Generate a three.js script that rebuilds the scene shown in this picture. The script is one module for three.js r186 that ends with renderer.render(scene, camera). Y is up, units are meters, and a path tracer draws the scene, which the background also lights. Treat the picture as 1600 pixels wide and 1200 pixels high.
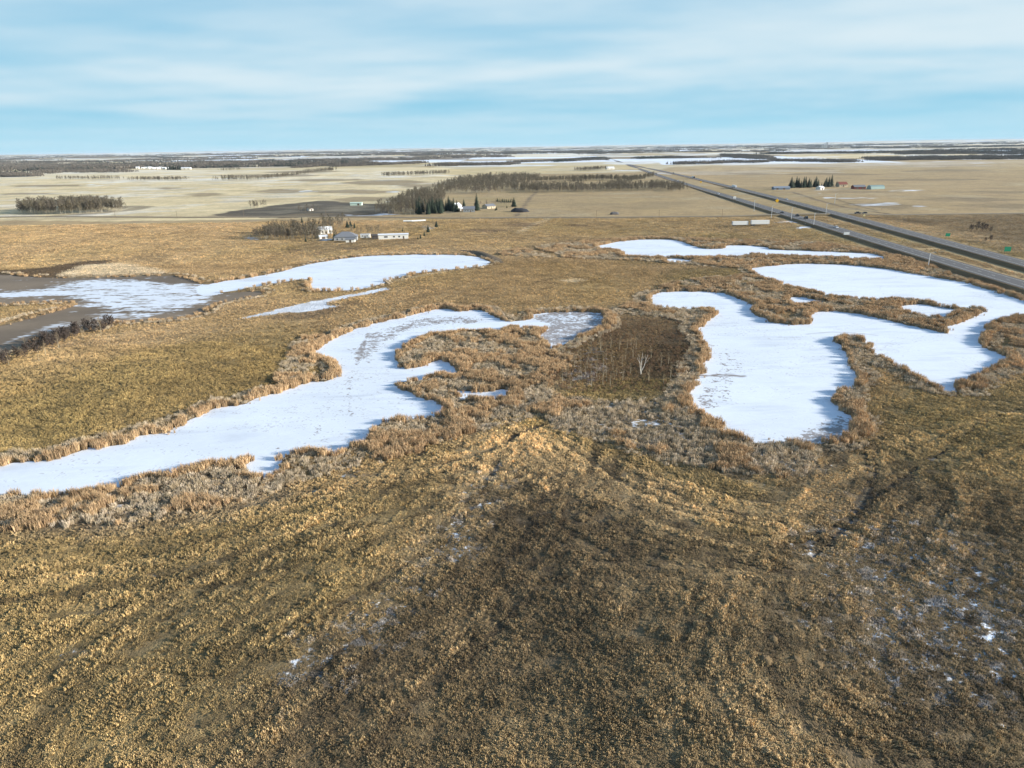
import * as THREE from 'three';
import { mergeGeometries } from 'three/addons/utils/BufferGeometryUtils.js';

// ------------------------------------------------------------------ camera, sky, sun, exposure
const scene = new THREE.Scene();
const renderer = new THREE.WebGLRenderer({ antialias: true });
renderer.setSize(1024, 768);
renderer.toneMapping = THREE.LinearToneMapping;
renderer.toneMappingExposure = 1.95;
renderer.shadowMap.enabled = true;

const EYE = 65, FOCAL = 1101;                       // drone height in metres, focal length in photo pixels (1600 wide)
const camera = new THREE.PerspectiveCamera(2 * Math.atan(600 / FOCAL) * 180 / Math.PI, 4 / 3, 0.5, 120000);
camera.position.set(0, EYE, 0);
camera.rotation.order = 'YXZ';
camera.rotation.set(-18.58 * Math.PI / 180, 0, -0.86 * Math.PI / 180);
camera.updateMatrixWorld(true); camera.updateProjectionMatrix();

const SUN_EL = 16 * Math.PI / 180, SUN_AZ = 9 * Math.PI / 180;   // low winter sun from the right, a little behind the camera
const sunDir = new THREE.Vector3(Math.cos(SUN_EL) * Math.cos(SUN_AZ), Math.sin(SUN_EL), Math.cos(SUN_EL) * Math.sin(SUN_AZ));
const sun = new THREE.DirectionalLight(new THREE.Color().setRGB(1, 0.945, 0.85), 5);
sun.position.copy(sunDir).multiplyScalar(900); sun.position.z -= 350; sun.target.position.set(0, 0, -350);
sun.castShadow = true; sun.shadow.mapSize.set(4096, 4096);
Object.assign(sun.shadow.camera, { left: -700, right: 700, top: 500, bottom: -500, near: 1, far: 2500 });
scene.add(sun, sun.target);

// ------------------------------------------------------------------ noise and small tools
function rng(seed) { let s = seed >>> 0; return () => { s |= 0; s = s + 0x6D2B79F5 | 0; let t = Math.imul(s ^ s >>> 15, 1 | s); t = t + Math.imul(t ^ t >>> 7, 61 | t) ^ t; return ((t ^ t >>> 14) >>> 0) / 4294967296; }; }
const NT = new Float32Array(65536); { const r = rng(77); for (let i = 0; i < 65536; i++) NT[i] = r() * 2 - 1; }
function noise(x, y) {                              // smooth value noise, -1..1
  const xi = Math.floor(x), yi = Math.floor(y); let fx = x - xi, fy = y - yi;
  fx = fx * fx * (3 - 2 * fx); fy = fy * fy * (3 - 2 * fy);
  const a = (yi & 255) << 8, b = ((yi + 1) & 255) << 8, c = xi & 255, d = (xi + 1) & 255;
  const p = NT[a | c], q = NT[a | d], r = NT[b | c], s = NT[b | d];
  return p + (q - p) * fx + (r - p + (p - q - r + s) * fx) * fy;
}
const fbm = (x, y) => noise(x, y) * 0.55 + noise(x * 2.07 + 31.7, y * 2.07 + 11.3) * 0.3 + noise(x * 4.3 + 7.1, y * 4.3 + 51.9) * 0.15;
const clamp = (x, a, b) => x < a ? a : x > b ? b : x;
const ss = (a, b, x) => { const t = clamp((x - a) / (b - a), 0, 1); return t * t * (3 - 2 * t); };
const lin = (c) => (c /= 255) <= 0.04045 ? c / 12.92 : ((c + 0.055) / 1.055) ** 2.4;
const C = (r, g, b) => [lin(r), lin(g), lin(b)];    // sRGB 0..255 to linear
const LUT = new Uint8Array(4097); for (let i = 0; i <= 4096; i++) { const v = i / 4096; LUT[i] = Math.round(255 * (v <= 0.0031308 ? v * 12.92 : 1.055 * v ** (1 / 2.4) - 0.055)); }
const enc = (v) => LUT[v <= 0 ? 0 : v >= 1 ? 4096 : (v * 4096) | 0];

// the sky: pale winter blue, thin streaks of high cloud, deeper blue overhead
{
  const W = 2048, Hh = 1024, d = new Float32Array(W * Hh * 4);
  for (let j = 0; j < Hh; j++) {
    const el = ((j + 0.5) / Hh - 0.5) * Math.PI, e = Math.max(0, el) * 180 / Math.PI;
    for (let i = 0; i < W; i++) {
      const az = ((i + 0.5) / W - 0.5) * 2 * Math.PI;
      // clouds live on a plane 6 km up
      const k = 1 / (Math.sin(Math.max(el, 0)) + 0.045), px = Math.cos(az) * Math.cos(el) * k, pz = Math.sin(az) * Math.cos(el) * k;
      const w = noise(px * 0.5 + 3, pz * 0.5) * 0.8;
      let c = 0.78 + 0.55 * noise(px * 0.33 + w + 20, pz * 0.4 + 9) + 0.22 * noise(px * 0.9 + w, pz * 1.6 + 40) + 0.13 * noise(px * 2.3 + 5, pz * 3.6) + 0.05 * noise(px * 7, pz * 10);
      c = ss(0.1, 1.5, c) * (0.3 + 0.7 * ss(0.3, 5, e)) * (1 - 0.75 * ss(16, 60, e));
      const g = ss(0, 24, e), z = ss(15, 80, e), h0 = 1 - ss(0, 3.2, e);
      let r = 0.165 + (0.075 - 0.165) * g, gg = 0.335 + (0.205 - 0.335) * g, b = 0.430 + (0.355 - 0.430) * g;
      r += (0.020 - r) * z; gg += (0.068 - gg) * z; b += (0.205 - b) * z;
      r += 0.055 * h0; gg += 0.045 * h0; b += 0.03 * h0;
      r += (0.40 - r) * c * 0.85; gg += (0.455 - gg) * c * 0.85; b += (0.48 - b) * c * 0.85;
      const o = (j * W + i) * 4; d[o] = r; d[o + 1] = gg; d[o + 2] = b; d[o + 3] = 1;
    }
  }
  const t = new THREE.DataTexture(d, W, Hh, THREE.RGBAFormat, THREE.FloatType);
  t.mapping = THREE.EquirectangularReflectionMapping; t.magFilter = t.minFilter = THREE.LinearFilter; t.wrapS = THREE.RepeatWrapping; t.needsUpdate = true;
  scene.background = t; scene.environment = t;
}

// a photo pixel (of 1600 x 1200) to the point where its ray meets the level y
function ray(u, v) { return new THREE.Vector3(u / 800 - 1, 1 - v / 600, 0.5).unproject(camera).sub(camera.position).normalize(); }
function G(u, v, y = 0) { const d = ray(u, v), t = (EYE - y) / -d.y; return [d.x * t, d.z * t]; }
const vp = new THREE.Matrix4().multiplyMatrices(camera.projectionMatrix, camera.matrixWorldInverse), tmpV = new THREE.Vector3();
function inView(x, y, z, m = 1.08) { tmpV.set(x, y, z).applyMatrix4(vp); return z < 0 && Math.abs(tmpV.x) < m && tmpV.y < m && tmpV.y > -m - 0.02; }

// distance field of a polygon or a path, on its own grid; negative inside
class Area {
  constructor(pts, { width = 0, cell, margin = 12 } = {}) {
    this.w = width; const xs = pts.map((p) => p[0]), zs = pts.map((p) => p[1]);
    margin += width;
    this.x0 = Math.min(...xs) - margin; this.x1 = Math.max(...xs) + margin; this.z0 = Math.min(...zs) - margin; this.z1 = Math.max(...zs) + margin; this.far = margin;
    const size = Math.max(this.x1 - this.x0, this.z1 - this.z0);
    this.c = cell || Math.max(size / 260, 0.3);
    this.nx = Math.ceil((this.x1 - this.x0) / this.c) + 2; this.nz = Math.ceil((this.z1 - this.z0) / this.c) + 2;
    this.d = new Float32Array(this.nx * this.nz);
    const n = pts.length, open = width > 0;
    for (let j = 0; j < this.nz; j++) for (let i = 0; i < this.nx; i++) {
      const x = this.x0 + i * this.c, z = this.z0 + j * this.c; let best = 1e18, inside = false;
      for (let k = 0; k < (open ? n - 1 : n); k++) {
        const a = pts[k], b = pts[(k + 1) % n], ex = b[0] - a[0], ez = b[1] - a[1];
        const t = clamp(((x - a[0]) * ex + (z - a[1]) * ez) / (ex * ex + ez * ez + 1e-9), 0, 1), dx = x - a[0] - ex * t, dz = z - a[1] - ez * t, q = dx * dx + dz * dz;
        if (q < best) best = q;
        if (!open && (a[1] > z) !== (b[1] > z) && x < ex * (z - a[1]) / ez + a[0]) inside = !inside;
      }
      best = Math.sqrt(best); this.d[j * this.nx + i] = open ? best - width / 2 : inside ? -best : best;
    }
  }
  at(x, z) {
    if (x <= this.x0 || x >= this.x1 || z <= this.z0 || z >= this.z1) return this.far;
    const gx = (x - this.x0) / this.c, gz = (z - this.z0) / this.c, i = gx | 0, j = gz | 0, fx = gx - i, fz = gz - j, o = j * this.nx + i, d = this.d;
    const p = d[o] + (d[o + 1] - d[o]) * fx, q = d[o + this.nx] + (d[o + this.nx + 1] - d[o + this.nx]) * fx;
    return p + (q - p) * fz;
  }
}
function spline(pts, closed, per) {
  const c = new THREE.CatmullRomCurve3(pts.map(([x, z]) => new THREE.Vector3(x, 0, z)), closed, 'centripetal');
  return c.getPoints(pts.length * per).map((p) => [p.x, p.z]);
}
const poly = (pts, y = 0) => spline(pts.map(([u, v]) => G(u, v, y)), true, 4);
const path = (pts, y = 0) => spline(pts.map(([u, v]) => G(u, v, y)), false, 5);

// ------------------------------------------------------------------ ponds: outlines; a third number 1 marks a shore seen over the tops of the reeds that stand on it
const N = 1;
const PONDS = {
  west: [[-90, 757], [-40, 742], [0, 730], [34, 723], [84, 718], [142, 698], [189, 696], [216, 681], [253, 676], [304, 653], [337, 640], [375, 634], [412, 619], [439, 614], [486, 595], [508, 597], [526, 582], [520, 566], [492, 556], [505, 540], [535, 524], [581, 506], [631, 496], [692, 482], [719, 487], [746, 484], [776, 496], [796, 503], [824, 499], [838, 490], [867, 488], [918, 488], [940, 490], [942, 501, N], [918, 516, N], [888, 528, N], [864, 538, N], [847, 531], [842, 524], [856, 513], [847, 509, N], [827, 508, N], [797, 506, N], [783, 514, N], [749, 513, N], [719, 513, N], [672, 519, N], [638, 531, N], [628, 543, N], [624, 572], [655, 574], [668, 567], [692, 564], [714, 574, N], [699, 577, N], [665, 584, N], [631, 589, N], [619, 599], [623, 610], [641, 614], [658, 622], [682, 625], [700, 631, N], [678, 643, N], [662, 643, N], [631, 649, N], [594, 656, N], [579, 672, N], [577, 688, N], [550, 688, N], [528, 698, N], [506, 700, N], [475, 699, N], [448, 711], [442, 732], [424, 736, N], [392, 735, N], [382, 728], [391, 719], [371, 717, N], [324, 717, N], [270, 730, N], [216, 737, N], [182, 749, N], [135, 757, N], [98, 762, N], [34, 764, N], [0, 764, N], [-50, 772, N], [-95, 780, N]],
  sliver: [[706, 613], [730, 611], [757, 612], [785, 609], [800, 613], [790, 616, N], [760, 616, N], [720, 615, N]],
  east: [[1012, 467], [1020, 460], [1045, 456], [1085, 455], [1131, 459], [1165, 471], [1182, 479], [1174, 485], [1195, 492, N], [1222, 499, N], [1249, 501, N], [1270, 501, N], [1264, 493], [1277, 487], [1300, 486], [1347, 491], [1381, 499], [1418, 508], [1448, 514], [1478, 521], [1475, 512], [1499, 504], [1526, 494], [1536, 486], [1509, 475, N], [1478, 474, N], [1448, 467, N], [1414, 463, N], [1364, 464, N], [1310, 459, N], [1262, 450, N], [1229, 442, N], [1202, 434, N], [1176, 426], [1172, 420], [1190, 417], [1220, 414], [1270, 412], [1320, 414], [1380, 420], [1441, 430], [1499, 440], [1532, 449], [1560, 458], [1600, 470], [1650, 484], [1670, 493], [1640, 494, N], [1600, 489, N], [1580, 491, N], [1560, 498, N], [1544, 506, N], [1546, 519], [1531, 528, N], [1546, 538, N], [1573, 548, N], [1578, 556, N], [1532, 578, N], [1518, 584, N], [1495, 594, N], [1490, 604, N], [1465, 599, N], [1441, 587, N], [1414, 573, N], [1384, 555, N], [1364, 541, N], [1340, 529], [1323, 527], [1309, 531], [1320, 548], [1331, 568], [1339, 585], [1337, 602], [1313, 614], [1310, 632], [1316, 646], [1331, 658], [1323, 673, N], [1296, 680, N], [1249, 681, N], [1205, 685, N], [1171, 681, N], [1141, 668, N], [1114, 649, N], [1087, 629, N], [1073, 612], [1090, 600], [1095, 578], [1105, 548], [1098, 536], [1087, 518], [1094, 508], [1117, 494], [1111, 484], [1080, 479, N], [1050, 477, N], [1025, 475, N]],
  pool: [[1408, 479], [1440, 476], [1480, 481], [1502, 486], [1470, 491, N], [1430, 488, N]],
  puddle: [[1226, 465], [1250, 464], [1287, 472], [1250, 472, N]],
  north: [[928, 386], [948, 381], [992, 375], [1036, 374], [1060, 376], [1080, 383], [1104, 389], [1131, 388], [1124, 385], [1154, 383], [1195, 386], [1208, 390], [1262, 392], [1310, 394], [1357, 396], [1386, 403], [1364, 403, N], [1310, 400, N], [1249, 399, N], [1208, 397, N], [1178, 395, N], [1148, 398, N], [1094, 400, N], [1040, 399, N], [985, 399, N], [966, 393]],
  pothole: [[1040, 406], [1056, 404], [1082, 408], [1070, 411], [1048, 411]],
  dugout: [[320, 446], [350, 440], [400, 432], [440, 424], [470, 416], [500, 410], [530, 405], [581, 400], [682, 398], [719, 399], [746, 402], [766, 410], [746, 414, N], [692, 419, N], [648, 424, N], [604, 435, N], [587, 441, N], [560, 447, N], [520, 449, N], [484, 447, N], [482, 436], [440, 437, N], [400, 443, N], [338, 453, N], [326, 455, N]],
  mudflat: [[-140, 430], [0, 430], [40, 432], [92, 435], [157, 434], [262, 431], [299, 438], [324, 449], [326, 457], [346, 458], [409, 456], [398, 463], [341, 475], [307, 486, N], [283, 492, N], [223, 496, N], [168, 501, N], [147, 508, N], [79, 517, N], [31, 533, N], [0, 543, N], [-130, 570, N], [-160, 540], [-60, 520], [0, 510], [52, 496], [92, 485], [118, 477], [110, 467, N], [79, 467, N], [0, 471, N], [-130, 480, N]],
};
const pondPoly = {}, pondArea = {};
for (const k in PONDS) {
  pondPoly[k] = spline(PONDS[k].map(([u, v, n]) => G(u, v, n ? (v > 440 ? 1.7 : 1.3) : 0)), true, 4);
  pondArea[k] = new Area(pondPoly[k], { cell: k === 'west' || k === 'east' ? 1 : 0.7, margin: 8 });
}
// one signed distance grid for all ponds (positive on land)
const SX0 = -400, SX1 = 480, SZ0 = -660, SZ1 = -60, SC = 0.5, SNX = (SX1 - SX0) / SC, SNZ = (SZ1 - SZ0) / SC;
const SDF = new Float32Array(SNX * SNZ);
{
  const inside = new Uint8Array(SNX * SNZ);
  for (const k in pondPoly) {
    const P = pondPoly[k];
    for (let j = 0; j < SNZ; j++) {
      const z = SZ0 + (j + 0.5) * SC, xs = [];
      for (let a = 0; a < P.length; a++) { const p = P[a], q = P[(a + 1) % P.length]; if ((p[1] > z) !== (q[1] > z)) xs.push(p[0] + (q[0] - p[0]) * (z - p[1]) / (q[1] - p[1])); }
      xs.sort((a, b) => a - b);
      for (let a = 0; a + 1 < xs.length; a += 2) { const i0 = Math.max(0, Math.ceil((xs[a] - SX0) / SC - 0.5)), i1 = Math.min(SNX - 1, Math.floor((xs[a + 1] - SX0) / SC - 0.5)); for (let i = i0; i <= i1; i++) inside[j * SNX + i] = 1; }
    }
  }
  const edt = (want) => {                            // squared distance to the nearest cell of that kind
    const INF = 1e9, g = new Float32Array(SNX * SNZ), n = Math.max(SNX, SNZ), f = new Float32Array(n), v = new Int32Array(n), zz = new Float32Array(n + 1), o = new Float32Array(n);
    const run = (m) => {
      let k = 0; v[0] = 0; zz[0] = -1e20; zz[1] = 1e20;
      for (let q = 1; q < m; q++) { let s; do { const r = v[k]; s = (f[q] + q * q - f[r] - r * r) / (2 * q - 2 * r); } while (s <= zz[k] && --k > -1); k++; v[k] = q; zz[k] = s; zz[k + 1] = 1e20; }
      k = 0; for (let q = 0; q < m; q++) { while (zz[k + 1] < q) k++; const r = v[k]; o[q] = (q - r) * (q - r) + f[r]; }
    };
    for (let i = 0; i < SNX; i++) { for (let j = 0; j < SNZ; j++) f[j] = inside[j * SNX + i] === want ? 0 : INF; run(SNZ); for (let j = 0; j < SNZ; j++) g[j * SNX + i] = o[j]; }
    for (let j = 0; j < SNZ; j++) { for (let i = 0; i < SNX; i++) f[i] = g[j * SNX + i]; run(SNX); for (let i = 0; i < SNX; i++) g[j * SNX + i] = o[i]; }
    return g;
  };
  const a = edt(1), b = edt(0);
  for (let i = 0; i < SDF.length; i++) SDF[i] = (inside[i] ? -Math.sqrt(b[i]) : Math.sqrt(a[i])) * SC;
}
function shore(x, z) {                               // metres to the ice edge, ragged by noise
  const gx = (x - SX0) / SC - 0.5, gz = (z - SZ0) / SC - 0.5;
  if (gx < 0 || gz < 0 || gx >= SNX - 2 || gz >= SNZ - 2) return 60;
  const i = gx | 0, j = gz | 0, fx = gx - i, fz = gz - j, o = j * SNX + i;
  const p = SDF[o] + (SDF[o + 1] - SDF[o]) * fx, q = SDF[o + SNX] + (SDF[o + SNX + 1] - SDF[o + SNX]) * fx, s = p + (q - p) * fz;
  return s > 12 || s < -12 ? s : s + 1.1 * noise(x / 6.5 + 2, z / 6.5) + 0.95 * noise(x / 2.9, z / 2.9) + 0.45 * noise(x / 1.1 + 9, z / 1.1);
}
console.log('ponds ready');

// ------------------------------------------------------------------ roads: centre lines
const HW = 1.6;                                      // the highway stands on a 2 m embankment
const nearPx = [[1600, 443], [1400, 385], [1350, 370], [1225, 335], [1125, 303], [1060, 282], [1010, 267]].map(([u, v]) => G(u, v, HW));
const farPx = [[1600, 410], [1412, 361], [1287, 330], [1200, 306], [1157, 294], [1087, 278], [1050, 270]].map(([u, v]) => G(u, v, HW));
// smooth, nearly straight lines fitted to those points: x as a function of z
function fit(P) { // x = a + b t + c t^2 with t = -z / 1000
  const A = [[0, 0, 0], [0, 0, 0], [0, 0, 0]], B = [0, 0, 0];
  for (const [x, z] of P) { const t = -z / 1000, f = [1, t, t * t]; for (let i = 0; i < 3; i++) { B[i] += f[i] * x; for (let j = 0; j < 3; j++) A[i][j] += f[i] * f[j]; } }
  const m = new THREE.Matrix3().set(...A.flat()).invert(), r = new THREE.Vector3(...B).applyMatrix3(m);
  return (z) => { const t = Math.min(-z / 1000, 2.2), k = Math.max(0, -z / 1000 - 2.2); return r.x + r.y * t + r.z * t * t + k * (r.y + 4.4 * r.z); };
}
const xNear = fit(nearPx), xFar = fit(farPx);
const roadPts = [[-420, 342], [0, 339], [400, 338.5], [800, 340], [1000, 339], [1200, 337], [1290, 336], [1400, 335.5], [1600, 333], [1900, 328]].map(([u, v]) => G(u, v, 0.3));
function zRoad(x) { const P = roadPts; if (x <= P[0][0]) return P[0][1]; for (let i = 0; i + 1 < P.length; i++) if (x <= P[i + 1][0]) return P[i][1] + (P[i + 1][1] - P[i][1]) * ss(0, 1, (x - P[i][0]) / (P[i + 1][0] - P[i][0])) ; return P[P.length - 1][1]; }

// ------------------------------------------------------------------ ground height
const trails = [
  [[[1640, 622], [1600, 638], [1545, 660], [1490, 697], [1440, 730], [1400, 752]], 0.9],
  [[[1348, 690], [1356, 735], [1345, 775], [1318, 815], [1285, 838], [1230, 850], [1150, 850]], 0.8],
  [[[1366, 700], [1368, 740], [1352, 785], [1325, 822], [1295, 846], [1240, 862]], 0.8],
  [[[1420, 742], [1385, 765], [1355, 790], [1330, 820], [1300, 850], [1270, 880]], 0.7],
  [[[870, 684], [930, 726], [1000, 775], [1070, 812], [1150, 832]], 0.25], [[[885, 682], [950, 728], [1020, 772], [1090, 806], [1180, 830]], 0.2],
  [[[800, 690], [720, 720], [600, 740], [450, 775], [300, 815], [0, 850]], 0.2], [[[795, 696], [700, 738], [560, 765], [400, 802], [200, 838], [0, 862]], 0.2],
  [[[790, 705], [740, 790], [700, 835], [620, 900], [520, 960], [420, 1040]], 0.22], [[[780, 720], [720, 800], [660, 870], [570, 930], [460, 1010]], 0.15], [[[770, 735], [740, 830], [650, 925], [560, 1000], [500, 1060]], 0.2], [[[786, 716], [735, 806], [690, 856], [600, 918], [470, 1000], [380, 1050]], 0.15],
  [[[690, 778], [600, 815], [500, 880], [380, 930], [280, 1000]], 0.15], [[[700, 770], [560, 820], [430, 865], [300, 900], [100, 940]], 0.15], [[[905, 688], [985, 735], [1060, 775], [1130, 798], [1240, 815]], 0.18], [[[920, 690], [1010, 738], [1090, 775], [1180, 800]], 0.15], [[[0, 835], [200, 815], [360, 790], [520, 752], [640, 722]], 0.15],
  [[[840, 640], [870, 640], [868, 660], [830, 670], [790, 690]], 1.6],
  [[[820, 448], [850, 462], [880, 470]], 0.8], [[[880, 452], [882, 465], [900, 478]], 0.8],
].map(([p, w]) => new Area(path(p, 0.3), { width: w, margin: 3, cell: 0.4 }));
const trailAt = (x, z) => { let d = 3; for (const t of trails) { const q = t.at(x, z); if (q < d) d = q; } return d; };
const bumps = [[300, 560, 70, 2.2], [160, 600, 50, 1.2], [1180, 800, 24, 0.5], [880, 440, 45, 0.8], [1500, 660, 30, 1.0], [640, 450, 40, 0.8], [1480, 930, 20, -0.5], [930, 985, 18, 0.3], [1080, 910, 24, 1.7], [500, 850, 26, 1.0], [1660, 870, 26, 1.8], [1130, 1120, 18, 1.2]].map(([u, v, r, h]) => [...G(u, v), r, h]);
function height(x, z, fine = true) {
  const s = shore(x, z);
  const bank = s < 0 ? -0.32 * ss(0, 1.4, -s) : 0.3 * ss(0, 2.2, s);
  let dr = Math.min(Math.abs(x - xNear(z)), Math.abs(x - xFar(z)), (x > xNear(z) && x < xFar(z)) ? 0 : 1e9);
  dr = Math.min(dr, Math.abs(z - zRoad(x)));
  const flat = ss(10, 45, dr), land = ss(3, 34, s) * flat;
  let h = bank * (s < 0 ? 1 : Math.max(0.15, flat));
  if (land > 0) {
    h += land * (0.55 * noise(x / 52, z / 52) + 0.28 * noise(x / 17 + 5, z / 17));
    for (const [bx, bz, r, a] of bumps) { const q = ((x - bx) ** 2 + (z - bz) ** 2) / (r * r); if (q < 6) h += land * a * Math.exp(-q); }
    const d = Math.hypot(x, z);
    if (d > 900) h += land * ss(900, 2600, d) * (3.2 * noise(x / 420, z / 420) + 4 * noise(x / 1300 + 3, z / 1300)) ;
    if (d > 4000) h += ss(4000, 15000, d) * (12 * noise(x / 3600 + 8, z / 2600) + 8);
    if (d > 14000) h += ss(14000, 36000, d) * (55 + 30 * noise(x / 9000, z / 5000));
  }
  if (fine && s > 0 && z > -260) { h += ss(0.5, 3, s) * (0.09 * noise(x / 2.3, z / 2.3) + 0.05 * noise(x / 0.9, z / 0.9)); const t = trailAt(x, z); if (t < 0.6) h -= 0.13 * ss(0.6, -0.2, t); }
  return h;
}
function P3(u, v, lift = 0) {                         // the point of the terrain seen at a photo pixel
  let y = 0, p; for (let i = 0; i < 5; i++) { p = G(u, v, y); y = height(p[0], p[1]); }
  return new THREE.Vector3(p[0], y + lift, p[1]);
}

// ------------------------------------------------------------------ ground colours (what lies there, as base colours)
const K = { straw: C(178, 153, 111), tan: C(162, 137, 96), olive: C(132, 115, 70), ochre: C(156, 131, 85), dun: C(122, 104, 74), soil: C(66, 54, 42), dark: C(52, 43, 34), grey: C(142, 128, 108), snow: C(222, 230, 240), cream: C(216, 196, 152), stubble: C(188, 166, 116), peat: C(106, 86, 58), pale: C(196, 182, 150), bush: C(100, 84, 66) };
const R = [];                                         // painted patches: [area, colour, strength, soft edge m, warp m, speckle wavelength (0 none), speckle threshold]
const patch = (pts, col, k, soft, warp, sp = 0, th = 0) => R.push([new Area(poly(pts, 0), { margin: soft + warp + 2 }), K[col], k, soft, warp, sp, th]);
const track = (pts, w, col, k, soft, warp, sp = 0, th = 0) => R.push([new Area(path(pts, 0), { width: w, margin: soft + warp + 2 }), K[col], k, soft, warp, sp, th]);
// near pasture
patch([[820, 700], [980, 760], [1150, 840], [1300, 850], [1420, 780], [1500, 900], [1560, 1080], [1500, 1230], [300, 1230], [480, 1040], [660, 880], [770, 730]], 'dun', 0.8, 6, 4);
patch([[770, 760], [850, 790], [960, 870], [980, 960], [900, 1060], [700, 1090], [560, 1060], [700, 900]], 'soil', 0.35, 8, 5);
patch([[1000, 790], [1120, 835], [1290, 830], [1330, 780], [1300, 760], [1150, 800], [1040, 770]], 'straw', 0.6, 4, 3);
patch([[0, 700], [250, 660], [480, 600], [470, 520], [250, 560], [0, 640]], 'olive', 0.5, 14, 8);
patch([[-40, 860], [300, 820], [560, 780], [720, 760], [640, 880], [420, 1050], [200, 1220], [-60, 1220]], 'olive', 0.45, 9, 5);
patch([[1380, 620], [1600, 600], [1680, 760], [1480, 770], [1350, 690]], 'olive', 0.5, 10, 4);
patch([[700, 690], [860, 675], [1000, 745], [1100, 800], [1000, 820], [850, 760], [740, 830], [640, 900], [560, 930], [690, 800]], 'straw', 0.7, 4, 3);
patch([[1290, 790], [1400, 740], [1640, 800], [1680, 1080], [1500, 1200], [1330, 1100], [1300, 900]], 'soil', 0.45, 8, 4);
patch([[1330, 800], [1460, 850], [1540, 930], [1560, 1060], [1360, 1080], [1320, 900]], 'snow', 0.8, 9, 6, 0.45, -0.06);
patch([[1370, 880], [1470, 900], [1500, 950], [1420, 960], [1360, 930]], 'snow', 0.85, 7, 5, 0.45, -0.16);
patch([[800, 740], [740, 860], [640, 960], [520, 1080], [430, 1080], [600, 920], [700, 810], [770, 730]], 'snow', 0.65, 4, 2, 0.45, 0.12);
patch([[700, 845], [745, 845], [740, 866], [690, 868]], 'snow', 0.9, 2, 2, 0.5, -0.1);
patch([[470, 1000], [560, 960], [600, 985], [500, 1060], [440, 1080]], 'snow', 0.75, 4, 3, 0.4, 0.08);
for (const [u, v, a, b] of [[350, 822, 18, 7], [486, 773, 16, 6], [548, 742, 20, 8], [240, 903, 14, 5], [110, 1030, 26, 10], [1180, 760, 16, 5], [1290, 738, 14, 6], [1450, 722, 9, 4], [1240, 870, 50, 10], [610, 715, 20, 6]]) patch([[u - a, v], [u, v - b], [u + a, v], [u, v + b]], 'snow', 0.65, 1.4, 1.5, 0.4, 0.05);
patch([[0, 770], [420, 735], [470, 770], [330, 820], [0, 830]], 'grey', 0.55, 4, 2);
patch([[630, 520], [850, 510], [870, 620], [800, 660], [640, 690], [660, 600]], 'grey', 0.5, 4, 2);
patch([[840, 650], [960, 620], [1060, 610], [1180, 690], [1280, 695], [1260, 740], [1100, 735], [960, 690]], 'grey', 0.6, 4, 2);
patch([[850, 660], [960, 630], [1070, 625], [1180, 700], [1270, 700], [1240, 738], [1100, 728], [960, 690]], 'snow', 0.8, 4, 3, 0.8, 0.18);
patch([[860, 600], [900, 560], [930, 545], [950, 600], [900, 620]], 'snow', 0.8, 4, 3, 0.8, 0.16);
patch([[80, 795], [300, 765], [400, 745], [420, 760], [300, 790], [100, 815]], 'snow', 0.7, 4, 3, 0.8, 0.2);
patch([[640, 680], [740, 640], [780, 650], [680, 700], [560, 725]], 'snow', 0.7, 3, 2, 0.8, 0.18);
patch([[880, 530], [980, 495], [1060, 505], [1085, 560], [1050, 600], [960, 612], [880, 600], [850, 570]], 'peat', 0.75, 9, 6);
patch([[1000, 560], [1060, 520], [1070, 590], [1000, 605]], 'soil', 0.5, 4, 3);
patch([[900, 612], [1010, 596], [1060, 600], [1020, 625], [920, 630]], 'olive', 0.7, 3, 2);
patch([[880, 626], [905, 622], [925, 628], [900, 632]], 'grey', 0.9, 1, 0.8);
// between the ponds and the road
patch([[-50, 345], [400, 345], [420, 390], [250, 425], [-50, 425]], 'straw', 0.35, 18, 10);
patch([[600, 440], [800, 405], [1000, 420], [1040, 450], [900, 490], [700, 480]], 'ochre', 0.5, 12, 6);
patch([[500, 470], [640, 450], [760, 470], [640, 495], [500, 520]], 'tan', 0.5, 8, 5);
patch([[780, 395], [930, 372], [1200, 375], [1400, 395], [1600, 450], [1600, 480], [1380, 415], [1170, 412], [1000, 410], [860, 402]], 'dun', 0.6, 6, 4);
patch([[1050, 425], [1170, 420], [1260, 455], [1150, 452], [1060, 450]], 'olive', 0.7, 8, 4);
patch([[1085, 437], [1110, 435], [1135, 440], [1110, 447]], 'snow', 0.6, 3, 2, 2, -0.2);
patch([[365, 507], [420, 490], [480, 475], [540, 463], [604, 451], [606, 455], [552, 467], [510, 478], [530, 482], [490, 490], [440, 494]], 'snow', 0.75, 0.9, 0.8, 2.2, -0.45);
patch([[410, 505], [500, 488], [560, 476], [500, 500]], 'bush', 0.6, 3, 2);
patch([[-60, 426], [60, 420], [130, 409], [180, 408], [130, 420], [95, 436], [-60, 440]], 'soil', 0.85, 2.5, 2);
patch([[95, 432], [130, 416], [185, 412], [260, 430], [160, 436]], 'pale', 0.7, 3, 2);
track([[840, 443], [870, 437], [905, 436], [925, 440], [905, 446], [870, 447], [845, 444]], 1.6, 'soil', 0.6, 1.5, 1);
patch([[876, 441], [895, 438], [915, 441], [895, 444]], 'pale', 0.6, 2, 1);
track([[585, 441], [650, 426], [700, 420], [770, 413]], 4, 'dun', 0.8, 2, 1);
track([[620, 440], [680, 428], [735, 418]], 3, 'pale', 0.6, 2, 1);
patch([[480, 380], [640, 374], [640, 384], [480, 392]], 'dun', 0.5, 6, 4);
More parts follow.
